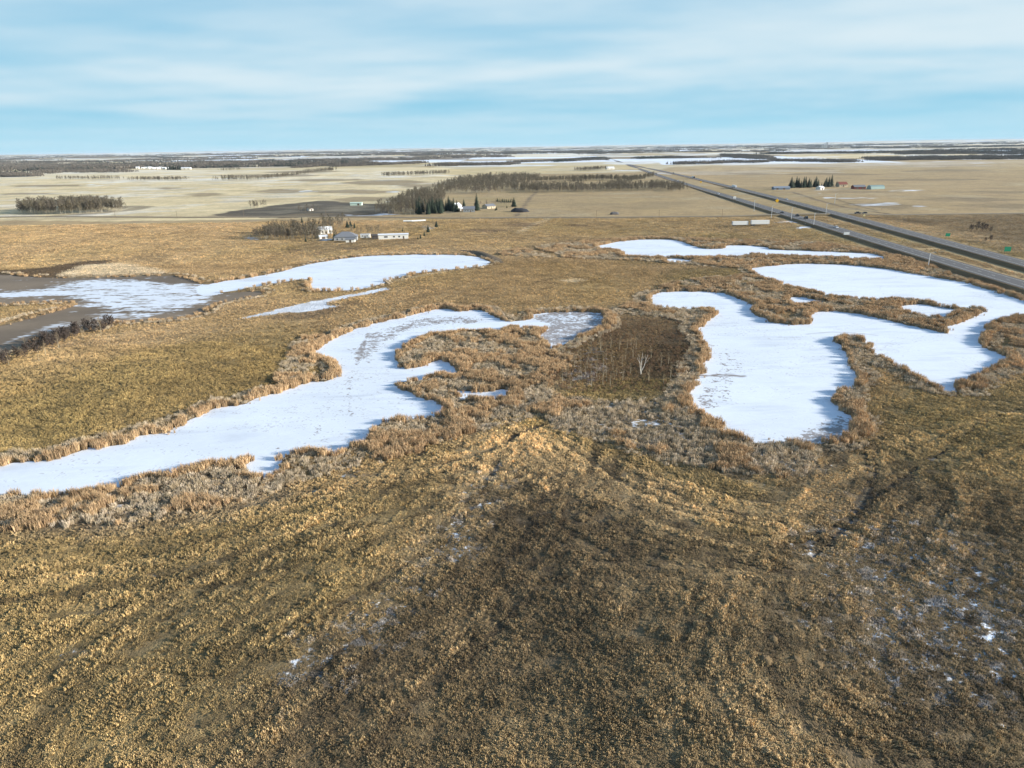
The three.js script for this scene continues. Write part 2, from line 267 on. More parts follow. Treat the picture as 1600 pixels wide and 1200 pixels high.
for (const [u, v, a, b] of [[462, 392, 12, 2], [500, 396, 13, 2], [555, 389, 14, 2], [820, 352, 30, 3], [760, 362, 40, 3], [900, 352, 26, 2]]) patch([[u - a, v], [u, v - b], [u + a, v], [u, v + b]], 'bush', 0.6, 3, 3);
track([[812, 366], [830, 352], [850, 345], [856, 341]], 4, 'pale', 0.5, 3, 2);
for (const [u, v, a, b] of [[395, 373, 18, 3], [510, 375, 14, 3], [668, 357, 16, 4], [1228, 346, 18, 3], [1255, 356, 20, 2]]) patch([[u - a, v], [u, v - b], [u + a, v], [u, v + b]], 'snow', 0.85, 2, 4, 4, 0.02);
// beyond the road
patch([[-300, 337], [-300, 268], [200, 264], [690, 264], [690, 296], [600, 322], [560, 337]], 'cream', 0.85, 8, 6);
patch([[-300, 336], [-300, 270], [300, 266], [690, 270], [640, 300], [340, 318], [300, 336]], 'snow', 0.3, 20, 16, 34, 0.16);
patch([[80, 337], [170, 330], [190, 322], [240, 323], [150, 335]], 'soil', 0.6, 6, 4);
track([[178, 337], [185, 330], [200, 325], [212, 323]], 5, 'pale', 0.8, 3, 2);
patch([[330, 337.5], [400, 326], [450, 319], [510, 314], [560, 318], [610, 320], [590, 337.5]], 'dark', 0.93, 5, 5);
for (const [u, v, a, b] of [[440, 299, 50, 4], [320, 304, 40, 3], [560, 300, 70, 4], [600, 285, 70, 4], [510, 281, 60, 2], [470, 270, 60, 2], [650, 290, 40, 3], [260, 294, 22, 1.5], [40, 302, 50, 2], [80, 290, 60, 1.5], [560, 312, 60, 3], [420, 275, 90, 2]]) patch([[u - a, v], [u, v - b], [u + a, v], [u, v + b]], 'dun', 0.75, 14, 16);
for (const [u, v, a, b] of [[150, 289, 22, 2], [480, 299, 10, 1.4], [455, 296, 8, 1], [655, 302, 16, 2.5], [672, 294, 16, 1.6], [620, 316, 14, 4], [575, 335, 40, 3], [440, 329, 16, 3], [395, 336, 26, 1.2], [640, 300, 40, 1.2], [110, 335, 14, 1.2], [10, 335, 20, 1.2]]) patch([[u - a, v], [u, v - b], [u + a, v], [u, v + b]], 'snow', 0.8, 4, 12, 12, 0.1);
patch([[-300, 263], [-300, 250], [300, 254], [690, 256], [690, 263]], 'stubble', 0.6, 20, 20);
patch([[830, 338], [845, 302], [1065, 297], [1185, 334], [1100, 338]], 'tan', 0.6, 6, 6);
for (const [u, v, a, b] of [[920, 320, 50, 3], [1000, 325, 60, 3], [900, 306, 60, 1.5], [1040, 318, 50, 2.5]]) patch([[u - a, v], [u, v - b], [u + a, v], [u, v + b]], 'dun', 0.4, 10, 10);
patch([[700, 266], [1000, 258], [950, 268], [720, 273]], 'stubble', 0.8, 12, 12);
patch([[820, 285], [1000, 283], [1040, 287], [830, 293]], 'straw', 0.6, 8, 8);
patch([[1050, 262], [1400, 254], [1700, 248], [1900, 330], [1420, 334], [1330, 318], [1180, 292]], 'tan', 0.75, 10, 10);
for (const [u, v, a, b] of [[1300, 270, 80, 2], [1450, 280, 90, 2], [1550, 300, 70, 2.5], [1350, 300, 60, 2], [1500, 312, 90, 3], [1250, 263, 60, 1.4], [1400, 322, 60, 4], [1580, 322, 60, 3], [1480, 265, 80, 1.5], [1180, 270, 50, 1.4]]) patch([[u - a, v], [u, v - b], [u + a, v], [u, v + b]], 'dun', 0.7, 14, 18);
for (const [u, v, a, b] of [[1280, 303, 20, 1.8], [1330, 309, 40, 2], [1370, 320, 40, 2.5], [1460, 322, 40, 1.6], [1540, 255, 40, 1.2], [1400, 256, 60, 1.2], [1430, 298, 50, 1.2], [1300, 297, 40, 0.9]]) patch([[u - a, v], [u, v - b], [u + a, v], [u, v + b]], 'snow', 0.65, 5, 14, 12, 0.12);
patch([[1340, 340], [1700, 336], [1900, 420], [1620, 400], [1480, 362], [1400, 345]], 'dun', 0.65, 8, 6);
patch([[1370, 352], [1430, 350], [1600, 385], [1640, 400], [1500, 372]], 'straw', 0.5, 6, 4);
track([[1238, 300], [1256, 306], [1290, 316], [1330, 326], [1400, 336]], 6, 'bush', 0.85, 3, 2);
track([[1300, 310], [1340, 322], [1372, 330]], 3, 'soil', 0.7, 3, 2);
track([[838, 300], [826, 312], [818, 324], [806, 338]], 5, 'bush', 0.7, 2, 2);

const out = [0, 0, 0];
const mixc = (c, k) => { out[0] += (c[0] - out[0]) * k; out[1] += (c[1] - out[1]) * k; out[2] += (c[2] - out[2]) * k; };
const COMB = [[[800, 688], [720, 720], [600, 742], [450, 776], [300, 816], [0, 852], [-60, 858]], [[860, 680], [930, 724], [1000, 772], [1070, 808], [1150, 832], [1240, 842], [1300, 825], [1345, 775], [1358, 715]], [[790, 700], [740, 790], [690, 845], [600, 915], [470, 1005], [330, 1110]], [[1660, 700], [1560, 740], [1460, 790], [1400, 860], [1370, 960], [1380, 1080]]].map((p) => new Area(path(p, 0.3), { width: 0.01, margin: 46, cell: 0.5 }));
function lay(x, z) {                                    // the way the grass lies: along the nearest sweep, else down wind
  let best = 30, a = null; for (const c of COMB) { const q = c.at(x, z); if (q < best) { best = q; a = c; } }
  if (!a || best < 0.6) return 2.4 + 1.2 * noise(x / 30, z / 30);
  return Math.atan2(a.at(x, z + 0.6) - a.at(x, z - 0.6), a.at(x + 0.6, z) - a.at(x - 0.6, z)) + Math.PI / 2;
}
function comb(x, z) {                                   // grass laid in long lines by mowing and wheels, along three sweeps of the slope
  let v = 0; for (const a of COMB) { const q = a.at(x, z); if (q < 42) v += (1 - ss(14, 42, q)) * (0.75 * noise(q / 0.85 + 0.5 * noise(x / 9, z / 9), (x - z) / 26) + 0.5 * noise(q / 2.3 + 9, (x + z) / 40)); }
  return clamp(v, -1.1, 1.1);
}
const FAR = [K.cream, K.cream, K.stubble, K.dun, K.snow, K.tan, K.pale, K.pale, K.snow, K.bush];
let ACTIVE = R;
function groundColor(x, z, px) {                       // px: size of a texel, below which noise is left out
  const n1 = noise(x / 130, z / 130), n2 = noise(x / 38 + 7, z / 38);
  const green = ss(-0.3, 0.5, noise(x / 210 + 2.3, z / 170 + 1.4));
  out[0] = K.tan[0]; out[1] = K.tan[1]; out[2] = K.tan[2];
  mixc(K.olive, green * 0.25);
  mixc(K.straw, clamp(0.3 + 0.5 * n1, 0, 0.8) * (1 - green));
  mixc(K.olive, clamp(0.1 + 0.55 * n2 - 0.25 * n1, 0, 0.6));
  mixc(K.ochre, clamp(noise(x / 23 + 40, z / 31) * 0.7, 0, 0.5));
  if (z < -1750 + 160 * noise(x / 400, 3)) {                                      // far farmland: quarter sections of stubble, tilled land, pasture and snow
    const wx = x + 60 * noise(x / 500, z / 500), wz = z + 60 * noise(x / 500 + 9, z / 500);
    const cx = Math.floor(wx / 810 + 0.3), cz = Math.floor(wz / 620), h = (NT[((cz * 37) & 255) << 8 | ((cx * 73 + cz * 11) & 255)] + 1) / 2;
    let c = FAR[Math.min(9, (h * 10) | 0)];
    mixc(c, 0.85);
    mixc(K.snow, 0.5 * ss(0.1, 0.3, noise(x / 240, z / 170 + 4) + 0.4 * noise(x / 70, z / 50)));
  }
  for (const [a, c, k, soft, warp, sp, th] of ACTIVE) {
    if (x < a.x0 || x > a.x1 || z < a.z0 || z > a.z1) continue;
    let m = a.at(x, z) + warp * (noise(x / (warp * 2.2), z / (warp * 2.2)) + 0.5 * noise(x / (warp * 0.7), z / (warp * 0.7)));
    if (m > soft) continue;
    m = 1 - ss(-soft, soft, m);
    if (sp) m = ss(th + 0.36, th + 0.78, m * 0.5 + 0.35 * noise(x / sp, z / sp * 1.3) + 0.3 * noise(x / sp * 0.37 + 3, z / sp * 0.42) + 0.06);
    mixc(c, k * m);
  }
  const s = shore(x, z);
  if (s < 9) { mixc(K.peat, 0.55 * (1 - ss(3, 9, s))); mixc(K.soil, 0.6 * (1 - ss(0, 2.5, s))); }
  // grain: windrows, dead stalks, bare spots
  let v = 1 + 0.10 * n2 + 0.08 * noise(x / 9, z / 9 + 3);
  if (px < 2) v += 0.13 * noise(x / 2.6, z / 2.6) + 0.1 * noise(x / 5.3 + 2, z / 4.1);
  if (px < 0.5) v += 0.16 * noise(x / 0.7, z / 0.7) + 0.14 * noise(x / 0.31, z / 0.31);
  if (z < -700) { const q = 0.6 * noise(x / 150 + 0.003 * z, z / 45) + 0.45 * noise(x / 60, z / 24) + 0.3 * noise(x / 25 + 8, z / 60) + 0.25 * noise(x / 18, z / 9); v += 0.16 * q; if (out[2] < 0.5) { mixc(K.dun, clamp(q * 0.75 - 0.12, 0, 0.6)); mixc(K.pale, clamp(-q * 0.5 - 0.1, 0, 0.4)); } }
  if (px < 0.5 && z > -240 && out[2] < 0.26) { const q = comb(x, z); if (q < 0) mixc(K.soil, -0.6 * q); else mixc(K.straw, 0.4 * q); }
  if (z > -300) { const t = trailAt(x, z); if (t < 0.8) { mixc(K.dark, 0.8 * ss(0.45, -0.25, t + 0.25 * noise(x / 1.3, z / 1.3))); } }  // worn ruts, coloured darker to paint in the shadow inside them
  if (px < 0.19 && px > 0 && out[2] < 0.25) mixc(K.soil, 0.32);        // painted shade between the tussocks: near ground darkened with the soil colour
  out[0] *= v; out[1] *= v; out[2] *= v;
}
function bake(x0, x1, z0, z1, nx, nz, color, skip) {
  const d = new Uint8Array(nx * nz * 4), px = (x1 - x0) / nx; let o = 0;
  ACTIVE = R.filter(([a]) => a.x1 > x0 && a.x0 < x1 && a.z1 > z0 && a.z0 < z1);
  for (let j = 0; j < nz; j++) {
    const z = z1 + (z0 - z1) * (j + 0.5) / nz;           // row 0 is the nearest edge
    const reach = 40 - z * 0.92 + 25;                    // beside what a camera near here could see, every eighth texel is enough
    for (let i = 0; i < nx; i++) {
      const x = x0 + (x1 - x0) * (i + 0.5) / nx, seen = z < -30 && Math.abs(x) < reach;
      if (seen ? !skip || !skip(x, z) || !(i & 7) : !(i & 7)) color(x, z, px);
      d[o++] = enc(out[0]); d[o++] = enc(out[1]); d[o++] = enc(out[2]); d[o++] = 255;
    }
  }
  ACTIVE = R;
  const t = new THREE.DataTexture(d, nx, nz); t.colorSpace = THREE.SRGBColorSpace; t.magFilter = t.minFilter = THREE.LinearFilter;
  // uv are metres (x, -z)
  t.repeat.set(1 / (x1 - x0), 1 / (z1 - z0)); t.offset.set(-x0 / (x1 - x0), z1 / (z1 - z0)); t.needsUpdate = true;
  return t;
}
// a fine relief of tussocks that repeats every 64 m
const relief = (() => {
  const n = 1024, d = new Uint8Array(n * n * 4), r = rng(5), h = new Float32Array(n * n);
  for (let k = 0; k < 16000; k++) { const cx = r() * n, cy = r() * n, q = 3 + r() * 9, a = 0.3 + r() * 0.7; for (let y = -Math.ceil(q); y <= q; y++) for (let x = -Math.ceil(q); x <= q; x++) { const e = 1 - (x * x + y * y) / (q * q); if (e > 0) { const o = ((Math.round(cy + y) + n) % n) * n + (Math.round(cx + x) + n) % n; h[o] = Math.max(h[o], a * Math.sqrt(e)); } } }
  for (let i = 0; i < n * n; i++) d[i * 4] = d[i * 4 + 1] = d[i * 4 + 2] = clamp(h[i] * 190 + r() * 60, 0, 255), d[i * 4 + 3] = 255;
  const t = new THREE.DataTexture(d, n, n); t.wrapS = t.wrapT = THREE.RepeatWrapping; t.magFilter = t.minFilter = THREE.LinearFilter; t.needsUpdate = true; return t;
})();
function reliefTex(size) { const t = relief.clone(); t.repeat.set(1 / size, 1 / size); t.needsUpdate = true; return t; }

// ------------------------------------------------------------------ ground sheets, each ringed by the next coarser one
function axis(a, b, step) { const n = Math.max(1, Math.round((b - a) / step)); return Array.from({ length: n + 1 }, (_, i) => a + (b - a) * i / n); }
function sheet(name, label, xs, zs, hole, mat) {
  const nx = xs.length, nz = zs.length, pos = new Float32Array(nx * nz * 3), uv = new Float32Array(nx * nz * 2), idx = [];
  const inHole = (x, z) => hole && x > hole[0] && x < hole[1] && z > hole[2] && z < hole[3];
  for (let j = 0; j < nz; j++) for (let i = 0; i < nx; i++) {
    const o = j * nx + i, x = xs[i], z = zs[j];
    pos[o * 3] = x; pos[o * 3 + 2] = z; pos[o * 3 + 1] = height(x, z) - (inHole(x, z) ? 0.7 : 0); uv[o * 2] = x; uv[o * 2 + 1] = -z;
    if (i && j) { const c = [o, o - 1, o - nx, o - nx - 1]; if (!c.every((k) => inHole(xs[k % nx], zs[(k / nx) | 0]))) idx.push(o - nx - 1, o - 1, o - nx, o - nx, o - 1, o); }
  }
  const g = new THREE.BufferGeometry(); g.setAttribute('position', new THREE.BufferAttribute(pos, 3)); g.setAttribute('uv', new THREE.BufferAttribute(uv, 2)); g.setIndex(idx); g.computeVertexNormals();
  const m = new THREE.Mesh(g, mat); m.name = name; m.userData = { label, category: 'ground', kind: 'structure' }; m.receiveShadow = m.castShadow = true; scene.add(m); return m;
}
const LV = [[-176, 176, -232, -8], [-600, 600, -790, 120], [-1500, 1500, -2100, 300], [-5200, 5200, -7200, 900], [-46000, 46000, -46000, 5000]];
const mat = (o) => new THREE.MeshStandardMaterial({ roughness: 1, ...o });
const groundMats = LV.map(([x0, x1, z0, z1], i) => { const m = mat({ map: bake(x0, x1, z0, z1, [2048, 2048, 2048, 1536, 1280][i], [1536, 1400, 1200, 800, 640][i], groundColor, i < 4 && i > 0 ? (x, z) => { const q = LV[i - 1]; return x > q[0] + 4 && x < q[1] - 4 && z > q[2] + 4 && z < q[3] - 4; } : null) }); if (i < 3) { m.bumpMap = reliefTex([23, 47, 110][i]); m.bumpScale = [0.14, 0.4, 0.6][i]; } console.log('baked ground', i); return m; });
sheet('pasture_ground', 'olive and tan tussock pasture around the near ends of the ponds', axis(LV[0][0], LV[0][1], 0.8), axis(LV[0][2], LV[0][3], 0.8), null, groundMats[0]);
const H0 = LV[0], H1 = LV[1], H2 = LV[2], H3 = LV[3];
sheet('marsh_ground', 'tan pasture between the ponds and the gravel road', [...axis(H1[0], H0[0], 3), ...axis(H0[0], H0[1], 2.5).slice(1), ...axis(H0[1], H1[1], 3).slice(1)], [...axis(H1[2], H0[2], 2.5), ...axis(H0[2], H0[3], 4).slice(1), ...axis(H0[3], H1[3], 8).slice(1)], H0, groundMats[1]);
sheet('farmland', 'pale stubble and ploughed fields beyond the gravel road', [...axis(H2[0], H1[0], 20), ...axis(H1[0], H1[1], 20).slice(1), ...axis(H1[1], H2[1], 20).slice(1)], [...axis(H2[2], H1[2], 12), ...axis(H1[2], H1[3], 30).slice(1), ...axis(H1[3], H2[3], 30).slice(1)], H1, groundMats[2]);
sheet('distant_farmland', 'distant snow dusted fields', [...axis(H3[0], H2[0], 80), ...axis(H2[0], H2[1], 80).slice(1), ...axis(H2[1], H3[1], 80).slice(1)], [...axis(H3[2], H2[2], 60), ...axis(H2[2], H2[3], 100).slice(1), ...axis(H2[3], H3[3], 100).slice(1)], H2, groundMats[3]);
sheet('horizon_plain', 'white fields on the horizon', [...axis(-46000, H3[0], 700), ...axis(H3[0], H3[1], 400).slice(1), ...axis(H3[1], 46000, 700).slice(1)], [...axis(-46000, H3[2], 500), ...axis(H3[2], H3[3], 400).slice(1), ...axis(H3[3], 5000, 700).slice(1)], H3, groundMats[4]);
console.log('ground ready');

// ------------------------------------------------------------------ pond ice under thin snow
const SNOW = [0.70, 0.745, 0.80], SLUSH = [0.42, 0.46, 0.52], STALK = C(104, 86, 72), MUD = C(124, 107, 86);
const marks = { a: new Area(poly([[545, 560], [565, 530], [600, 513], [660, 498], [700, 492], [745, 497], [740, 508], [690, 506], [640, 516], [600, 545], [575, 570]]), { margin: 8 }), b: new Area(poly([[836, 496], [870, 488], [940, 488], [930, 516], [868, 536], [846, 526], [862, 508]]), { margin: 4 }), c: new Area(poly([[1215, 690], [1250, 668], [1310, 650], [1335, 655], [1330, 690], [1260, 700]]), { margin: 6 }), d: new Area(path([[1082, 586], [1110, 587], [1140, 586], [1158, 588]]), { width: 1.6, margin: 5 }), e: new Area(path([[1098, 540], [1130, 548], [1142, 575], [1122, 605], [1112, 630]]), { width: 4, margin: 6 }), f: new Area(path([[1262, 522], [1300, 519], [1330, 520], [1370, 524]]), { width: 0.8, margin: 5 }), g: new Area(path([[560, 590], [540, 640], [500, 680], [430, 705]]), { width: 5, margin: 6 }), h: new Area(path([[580, 505], [560, 560], [545, 610], [548, 650]]), { width: 1, margin: 4 }) };
const flatSnow = new Area(poly([[-140, 452], [0, 455], [60, 450], [85, 444], [130, 437], [190, 435], [255, 437], [300, 446], [330, 448], [322, 470], [280, 486], [220, 494], [170, 488], [120, 474], [100, 464], [0, 466], [-140, 472]]), { margin: 14 }), flatDust = new Area(poly([[-80, 560], [0, 535], [60, 512], [140, 490], [230, 480], [240, 496], [150, 506], [60, 522], [0, 543], [-60, 575]]), { margin: 8 });
function iceColor(x, z) {
  out[0] = SNOW[0]; out[1] = SNOW[1]; out[2] = SNOW[2];
  const s = shore(x, z), big = noise(x / 22, z / 14), f1 = noise(x / 0.9, z / 0.8), f2 = noise(x / 0.35, z / 0.3), st = noise(x / 6 + 0.4 * z, z / 1.3);
  const v = 1 + 0.035 * big + 0.03 * noise(x / 5, z / 2.2) + 0.03 * f1;
  mixc(SLUSH, clamp(0.3 * noise(x / 11 + 3, z / 5) + 0.2 * st - 0.06, 0, 0.4));
  // dead stalks and blown dirt, thickest along the shores
  let k = 0.12 + 0.3 * ss(-6, 0, s) * ss(-0.5, 0.6, noise(x / 9 + 5, z / 9)) + 0.1 * big;
  k += 0.66 * (1 - ss(-4, 4, marks.a.at(x, z) + 2 * noise(x / 5, z / 3))) + 0.72 * (1 - ss(-1, 3, marks.b.at(x, z))) + 0.8 * (1 - ss(-6, 4, marks.c.at(x, z))) + 0.42 * (1 - ss(0, 3.5, marks.e.at(x, z))) + 0.3 * (1 - ss(0, 5, marks.g.at(x, z))) + 0.3 * (1 - ss(-0.3, 0.8, marks.h.at(x, z) + 0.8 * f1));
  mixc(STALK, 0.3 * ss(0.5, 0.8, 0.6 * f2 + 0.5 * f1 + 0.35 * noise(x / 14 + 6, z / 6)));
  mixc(STALK, 0.75 * ss(0.62, 0.86, k + 0.26 * f1 + 0.24 * f2 + 0.16 * noise(x / 3, z / 2.1)));
  mixc(STALK, 0.85 * (1 - ss(-0.8, 0.9, marks.d.at(x, z) + 0.9 * noise(x / 1.5, z / 0.6))) + 0.35 * (1 - ss(-0.4, 0.6, marks.f.at(x, z) + 0.5 * noise(x / 2, z / 0.7))));
  out[0] *= v; out[1] *= v; out[2] *= v;
}
function mudColor(x, z) {
  const st = noise(x / 9, z / 3.2), n = noise(x / 26, z / 12), f = noise(x / 1.6, z / 1.1), g = noise(x / 4.5 + 4, z / 1.7);
  out[0] = MUD[0]; out[1] = MUD[1]; out[2] = MUD[2];
  mixc(K.soil, clamp(0.1 + 0.4 * n, 0, 0.5));
  const a = 1 - ss(-9, 8, flatSnow.at(x, z) + 5 * n), b = 1 - ss(-4, 5, flatDust.at(x, z));
  mixc(SNOW, 0.92 * ss(0.34, 0.82, a * 0.8 + 0.3 * st + 0.26 * g + 0.2 * f + 0.12 * noise(x / 0.7, z / 0.5)));
  mixc(SNOW, 0.6 * ss(0.45, 0.9, b * 0.6 + 0.34 * st + 0.3 * g + 0.2 * f));
  const v = 1 + 0.06 * f; out[0] *= v; out[1] *= v; out[2] *= v;
}
const LAB = { west: 'long snow covered frozen pond winding past brown cattails', sliver: 'thin sliver of ice among cattails east of the long pond', east: 'wide snow covered frozen pond with a forked reed peninsula', pool: 'small icy pool inside the reed peninsula', puddle: 'thin icy puddle in the reeds of the peninsula', north: 'narrow frozen pond below the two parked white trailers', pothole: 'tiny frozen pothole below the narrow north pond', dugout: 'frozen dugout pond ending at a dark earth berm', mudflat: 'brown mudflat streaked with blown snow' };
for (const k in pondPoly) {
  const a = pondArea[k], st = k === 'west' || k === 'east' ? 1 : 0.9, x0 = a.x0, x1 = a.x1, z0 = a.z0, z1 = a.z1, nx = Math.ceil((x1 - x0) / st), nz = Math.ceil((z1 - z0) / st);
  const id = new Map(), pos = [], uv = [], idx = [];
  const vert = (i, j) => { const q = j * 4096 + i; if (!id.has(q)) { id.set(q, pos.length / 3); pos.push(x0 + i * st, k === 'mudflat' ? -0.004 : 0.02, z0 + j * st); uv.push(x0 + i * st, -(z0 + j * st)); } return id.get(q); };
  for (let j = 0; j < nz; j++) for (let i = 0; i < nx; i++) { const x = x0 + (i + 0.5) * st, z = z0 + (j + 0.5) * st; if (shore(x, z) < 1.7 && a.at(x, z) < 3) { const p = vert(i, j), q = vert(i + 1, j), r = vert(i, j + 1), s = vert(i + 1, j + 1); idx.push(p, r, q, q, r, s); } }
  const g = new THREE.BufferGeometry(); g.setAttribute('position', new THREE.Float32BufferAttribute(pos, 3)); g.setAttribute('uv', new THREE.Float32BufferAttribute(uv, 2)); g.setIndex(idx); g.computeVertexNormals();
  const big = x1 - x0 > 120, n = big ? 2048 : x1 - x0 > 60 ? 1024 : 256;
  const m = new THREE.Mesh(g, mat({ map: bake(x0, x1, z0, z1, n, big ? n / (k === 'north' ? 4 : k === 'west' || k === 'east' ? 1 : 2) : n / 2, k === 'mudflat' ? mudColor : iceColor, (x, z) => a.at(x, z) > 3.5), roughness: 0.85 }));
  m.name = k === 'mudflat' ? 'mudflat' : 'frozen_pond' + (k === 'west' ? '' : '_00' + (Object.keys(pondPoly).indexOf(k))); m.userData = { label: LAB[k], category: k === 'mudflat' ? 'ground' : 'water', kind: 'structure' };
  m.receiveShadow = true; scene.add(m);
}
console.log('ice ready');
//__MORE__
// ------------------------------------------------------------------ helpers for things
const taken = {};
function numbered(n) { const k = taken[n] = (taken[n] ?? -1) + 1; return k ? n + '_' + String(k).padStart(3, '0') : n; }
function put(o, label, category, group, kind) { o.userData = { label, category }; if (group) o.userData.group = group; if (kind) o.userData.kind = kind; scene.add(o); return o; }
function thing(name, label, category, pos, turn = 0, group) { const o = new THREE.Group(); o.name = numbered(name); o.position.copy(pos); o.rotation.y = turn; return put(o, label, category, group); }
function part(name, geo, m, parent) { const o = new THREE.Mesh(geo, m); o.name = name; o.castShadow = o.receiveShadow = true; parent.add(o); return o; }
function copyOf(o, label, pos, turn, scale, group) { const c = o.clone(); c.name = numbered(o.name.replace(/_\d+$/, '')); c.position.copy(pos); c.rotation.y = turn; if (scale) c.scale.set(scale, scale, scale); return put(c, label, o.userData.category, group); }
const cm = (r, g, b, o) => { const m = mat(o); m.color.setRGB(...C(r, g, b)); return m; };
function box(w, h, d, x = 0, y = 0, z = 0) { const g = new THREE.BoxGeometry(w, h, d); g.translate(x, y + h / 2, z); return g; }
class Tris {                                           // loose faces with colours
  constructor() { this.p = []; this.c = []; }
  tri(a, b, c, col) { this.p.push(...a, ...b, ...c); for (let i = 0; i < 3; i++) this.c.push(...col); }
  limb(a, b, r0, r1, col, sides = 3) {                 // tapered stem from a to b
    const A = new THREE.Vector3(...a), B = new THREE.Vector3(...b), t = B.clone().sub(A).normalize(), u = new THREE.Vector3(t.y, t.z, t.x).cross(t).normalize(), w = t.clone().cross(u);
    const at = (P, r, k) => { const q = k / sides * 6.2832, c = Math.cos(q) * r, s = Math.sin(q) * r; return [P.x + u.x * c + w.x * s, P.y + u.y * c + w.y * s, P.z + u.z * c + w.z * s]; };
    for (let k = 0; k < sides; k++) { const p = at(A, r0, k), q = at(A, r0, k + 1), r = at(B, r1, k), s = at(B, r1, k + 1); this.tri(p, q, r, col); this.tri(q, s, r, col); }
  }
  geo() { const g = new THREE.BufferGeometry(); g.setAttribute('position', new THREE.Float32BufferAttribute(this.p, 3)); g.setAttribute('color', new THREE.Float32BufferAttribute(this.c, 3)); g.computeVertexNormals(); return g; }
}
const vc = mat({ vertexColors: true, side: THREE.DoubleSide });
function stuff(name, label, category, geo, places, material = vc) {   // places: [x, y, z, turn, sx, sy, r, g, b]
  const m = new THREE.InstancedMesh(geo, material, places.length), M = new THREE.Matrix4(), q = new THREE.Quaternion(), up = new THREE.Vector3(0, 1, 0), col = new THREE.Color();
  places.forEach(([x, y, z, t, sx, sy, r, g, b], i) => { m.setMatrixAt(i, M.compose(new THREE.Vector3(x, y, z), q.setFromAxisAngle(up, t), new THREE.Vector3(sx, sy, sx))); if (r !== undefined) m.setColorAt(i, col.setRGB(r, g, b)); });
  m.name = name; m.castShadow = m.receiveShadow = true; return put(m, label, category, null, 'stuff');
}

// ------------------------------------------------------------------ roads
const asphalt = cm(86, 84, 84, { bumpMap: reliefTex(9), bumpScale: 0.01 }), gravel = cm(128, 114, 92, { bumpMap: reliefTex(11), bumpScale: 0.04 }), white = cm(222, 222, 218), paintMat = cm(205, 203, 190);
const verge = mat({ vertexColors: true, bumpMap: reliefTex(17), bumpScale: 0.25 });
const yHigh = (z) => HW + (0.5 - HW) * ss(-800, -1500, z);
function ribbon(pts, cross, color) {                   // cross: [offset to the right, height above the line]
  const pos = [], uv = [], col = [], idx = [], n = cross.length; let run = 0;
  pts.forEach((p, i) => {
    const a = pts[Math.max(0, i - 1)], b = pts[Math.min(pts.length - 1, i + 1)], dx = b[0] - a[0], dz = b[2] - a[2], l = Math.hypot(dx, dz), rx = -dz / l, rz = dx / l;
    if (i) run += Math.hypot(p[0] - a[0], p[2] - a[2]);
    cross.forEach(([o, h, base], k) => { const x = p[0] + rx * o, z = p[2] + rz * o; pos.push(x, base === undefined ? p[1] + h : base, z); uv.push(o, run); const v = 1 + 0.3 * noise(x / 7 + k, z / 12) + 0.15 * noise(x / 2.5, z / 3); col.push(...color.map((c) => c * v)); if (i && k) { const q = i * n + k; idx.push(q - n - 1, q - n, q - 1, q - 1, q - n, q); } });
  });
  const g = new THREE.BufferGeometry(); g.setAttribute('position', new THREE.Float32BufferAttribute(pos, 3)); g.setAttribute('uv', new THREE.Float32BufferAttribute(uv, 2)); g.setAttribute('color', new THREE.Float32BufferAttribute(col, 3)); g.setIndex(idx); g.computeVertexNormals();
  return g;
}
function structure(name, geo, m, label, category = 'road') { const o = new THREE.Mesh(geo, m); o.name = name; o.castShadow = o.receiveShadow = true; return put(o, label, category, null, 'structure'); }
const zs = []; for (let z = -60; z > -4200; z -= z > -1200 ? 12 : 40) zs.push(z);
for (const [fx, w, k] of [[xNear, 6.2, 'near the ponds'], [xFar, 6.2, 'beyond the grass median']]) {
  const line = zs.map((z) => [fx(z), yHigh(z), z]);
  const slope = ribbon(line, [[-w - 4.4, 0, -0.25], [-w - 0.9, -0.03], [w + 0.9, -0.03], [w + 4.4, 0, -0.25]], C(116, 92, 58));
  structure('highway_embankment' + (fx === xFar ? '_001' : ''), slope, verge, 'grassy highway bank ' + k, 'ground');
  structure('highway' + (fx === xFar ? '_001' : ''), ribbon(line, [[-w, 0.03], [0, 0.09], [w, 0.03]], [1, 1, 1]), asphalt, 'two lane grey highway carriageway ' + k);
  const marksG = [ribbon(line, [[-w + 1.9, 0.062], [-w + 2.1, 0.065]], [1, 1, 1]), ribbon(line, [[w - 2.1, 0.065], [w - 1.9, 0.062]], [1, 1, 1])];
  for (let z = -260; z > -1200; z -= 12) marksG.push(ribbon([[fx(z), yHigh(z), z], [fx(z - 3), yHigh(z - 3), z - 3]], [[-0.09, 0.096], [0.09, 0.096]], [1, 1, 1]));
  const pm = structure('lane_marking' + (fx === xFar ? '_001' : ''), mergeGeometries(marksG), paintMat, 'white lane lines of the carriageway ' + k, 'marking'); pm.userData.kind = 'structure';
}
{
  const xs = []; for (let x = -900; x <= 640; x += 10) xs.push(x);
  const yr = (x) => { const z = zRoad(x), a = xNear(z), b = xFar(z); return 0.45 + (HW - 0.5) * ss(a - 55, a - 4, x) * (1 - ss(b + 4, b + 60, x)); };
  const line = xs.map((x) => [x, yr(x), zRoad(x)]), w = 4;
  structure('road_bank', ribbon(line, [[-w - 3.4, 0, -0.25], [-w - 0.4, -0.03], [w + 0.4, -0.03], [w + 3.4, 0, -0.25]], C(112, 94, 62)), verge, 'grassy shoulders of the gravel crossroad', 'ground');
  structure('gravel_road', ribbon(line, [[-w, 0], [0, 0.05], [w, 0]], [1, 1, 1]), gravel, 'gravel road crossing the highway');
}
console.log('roads ready');

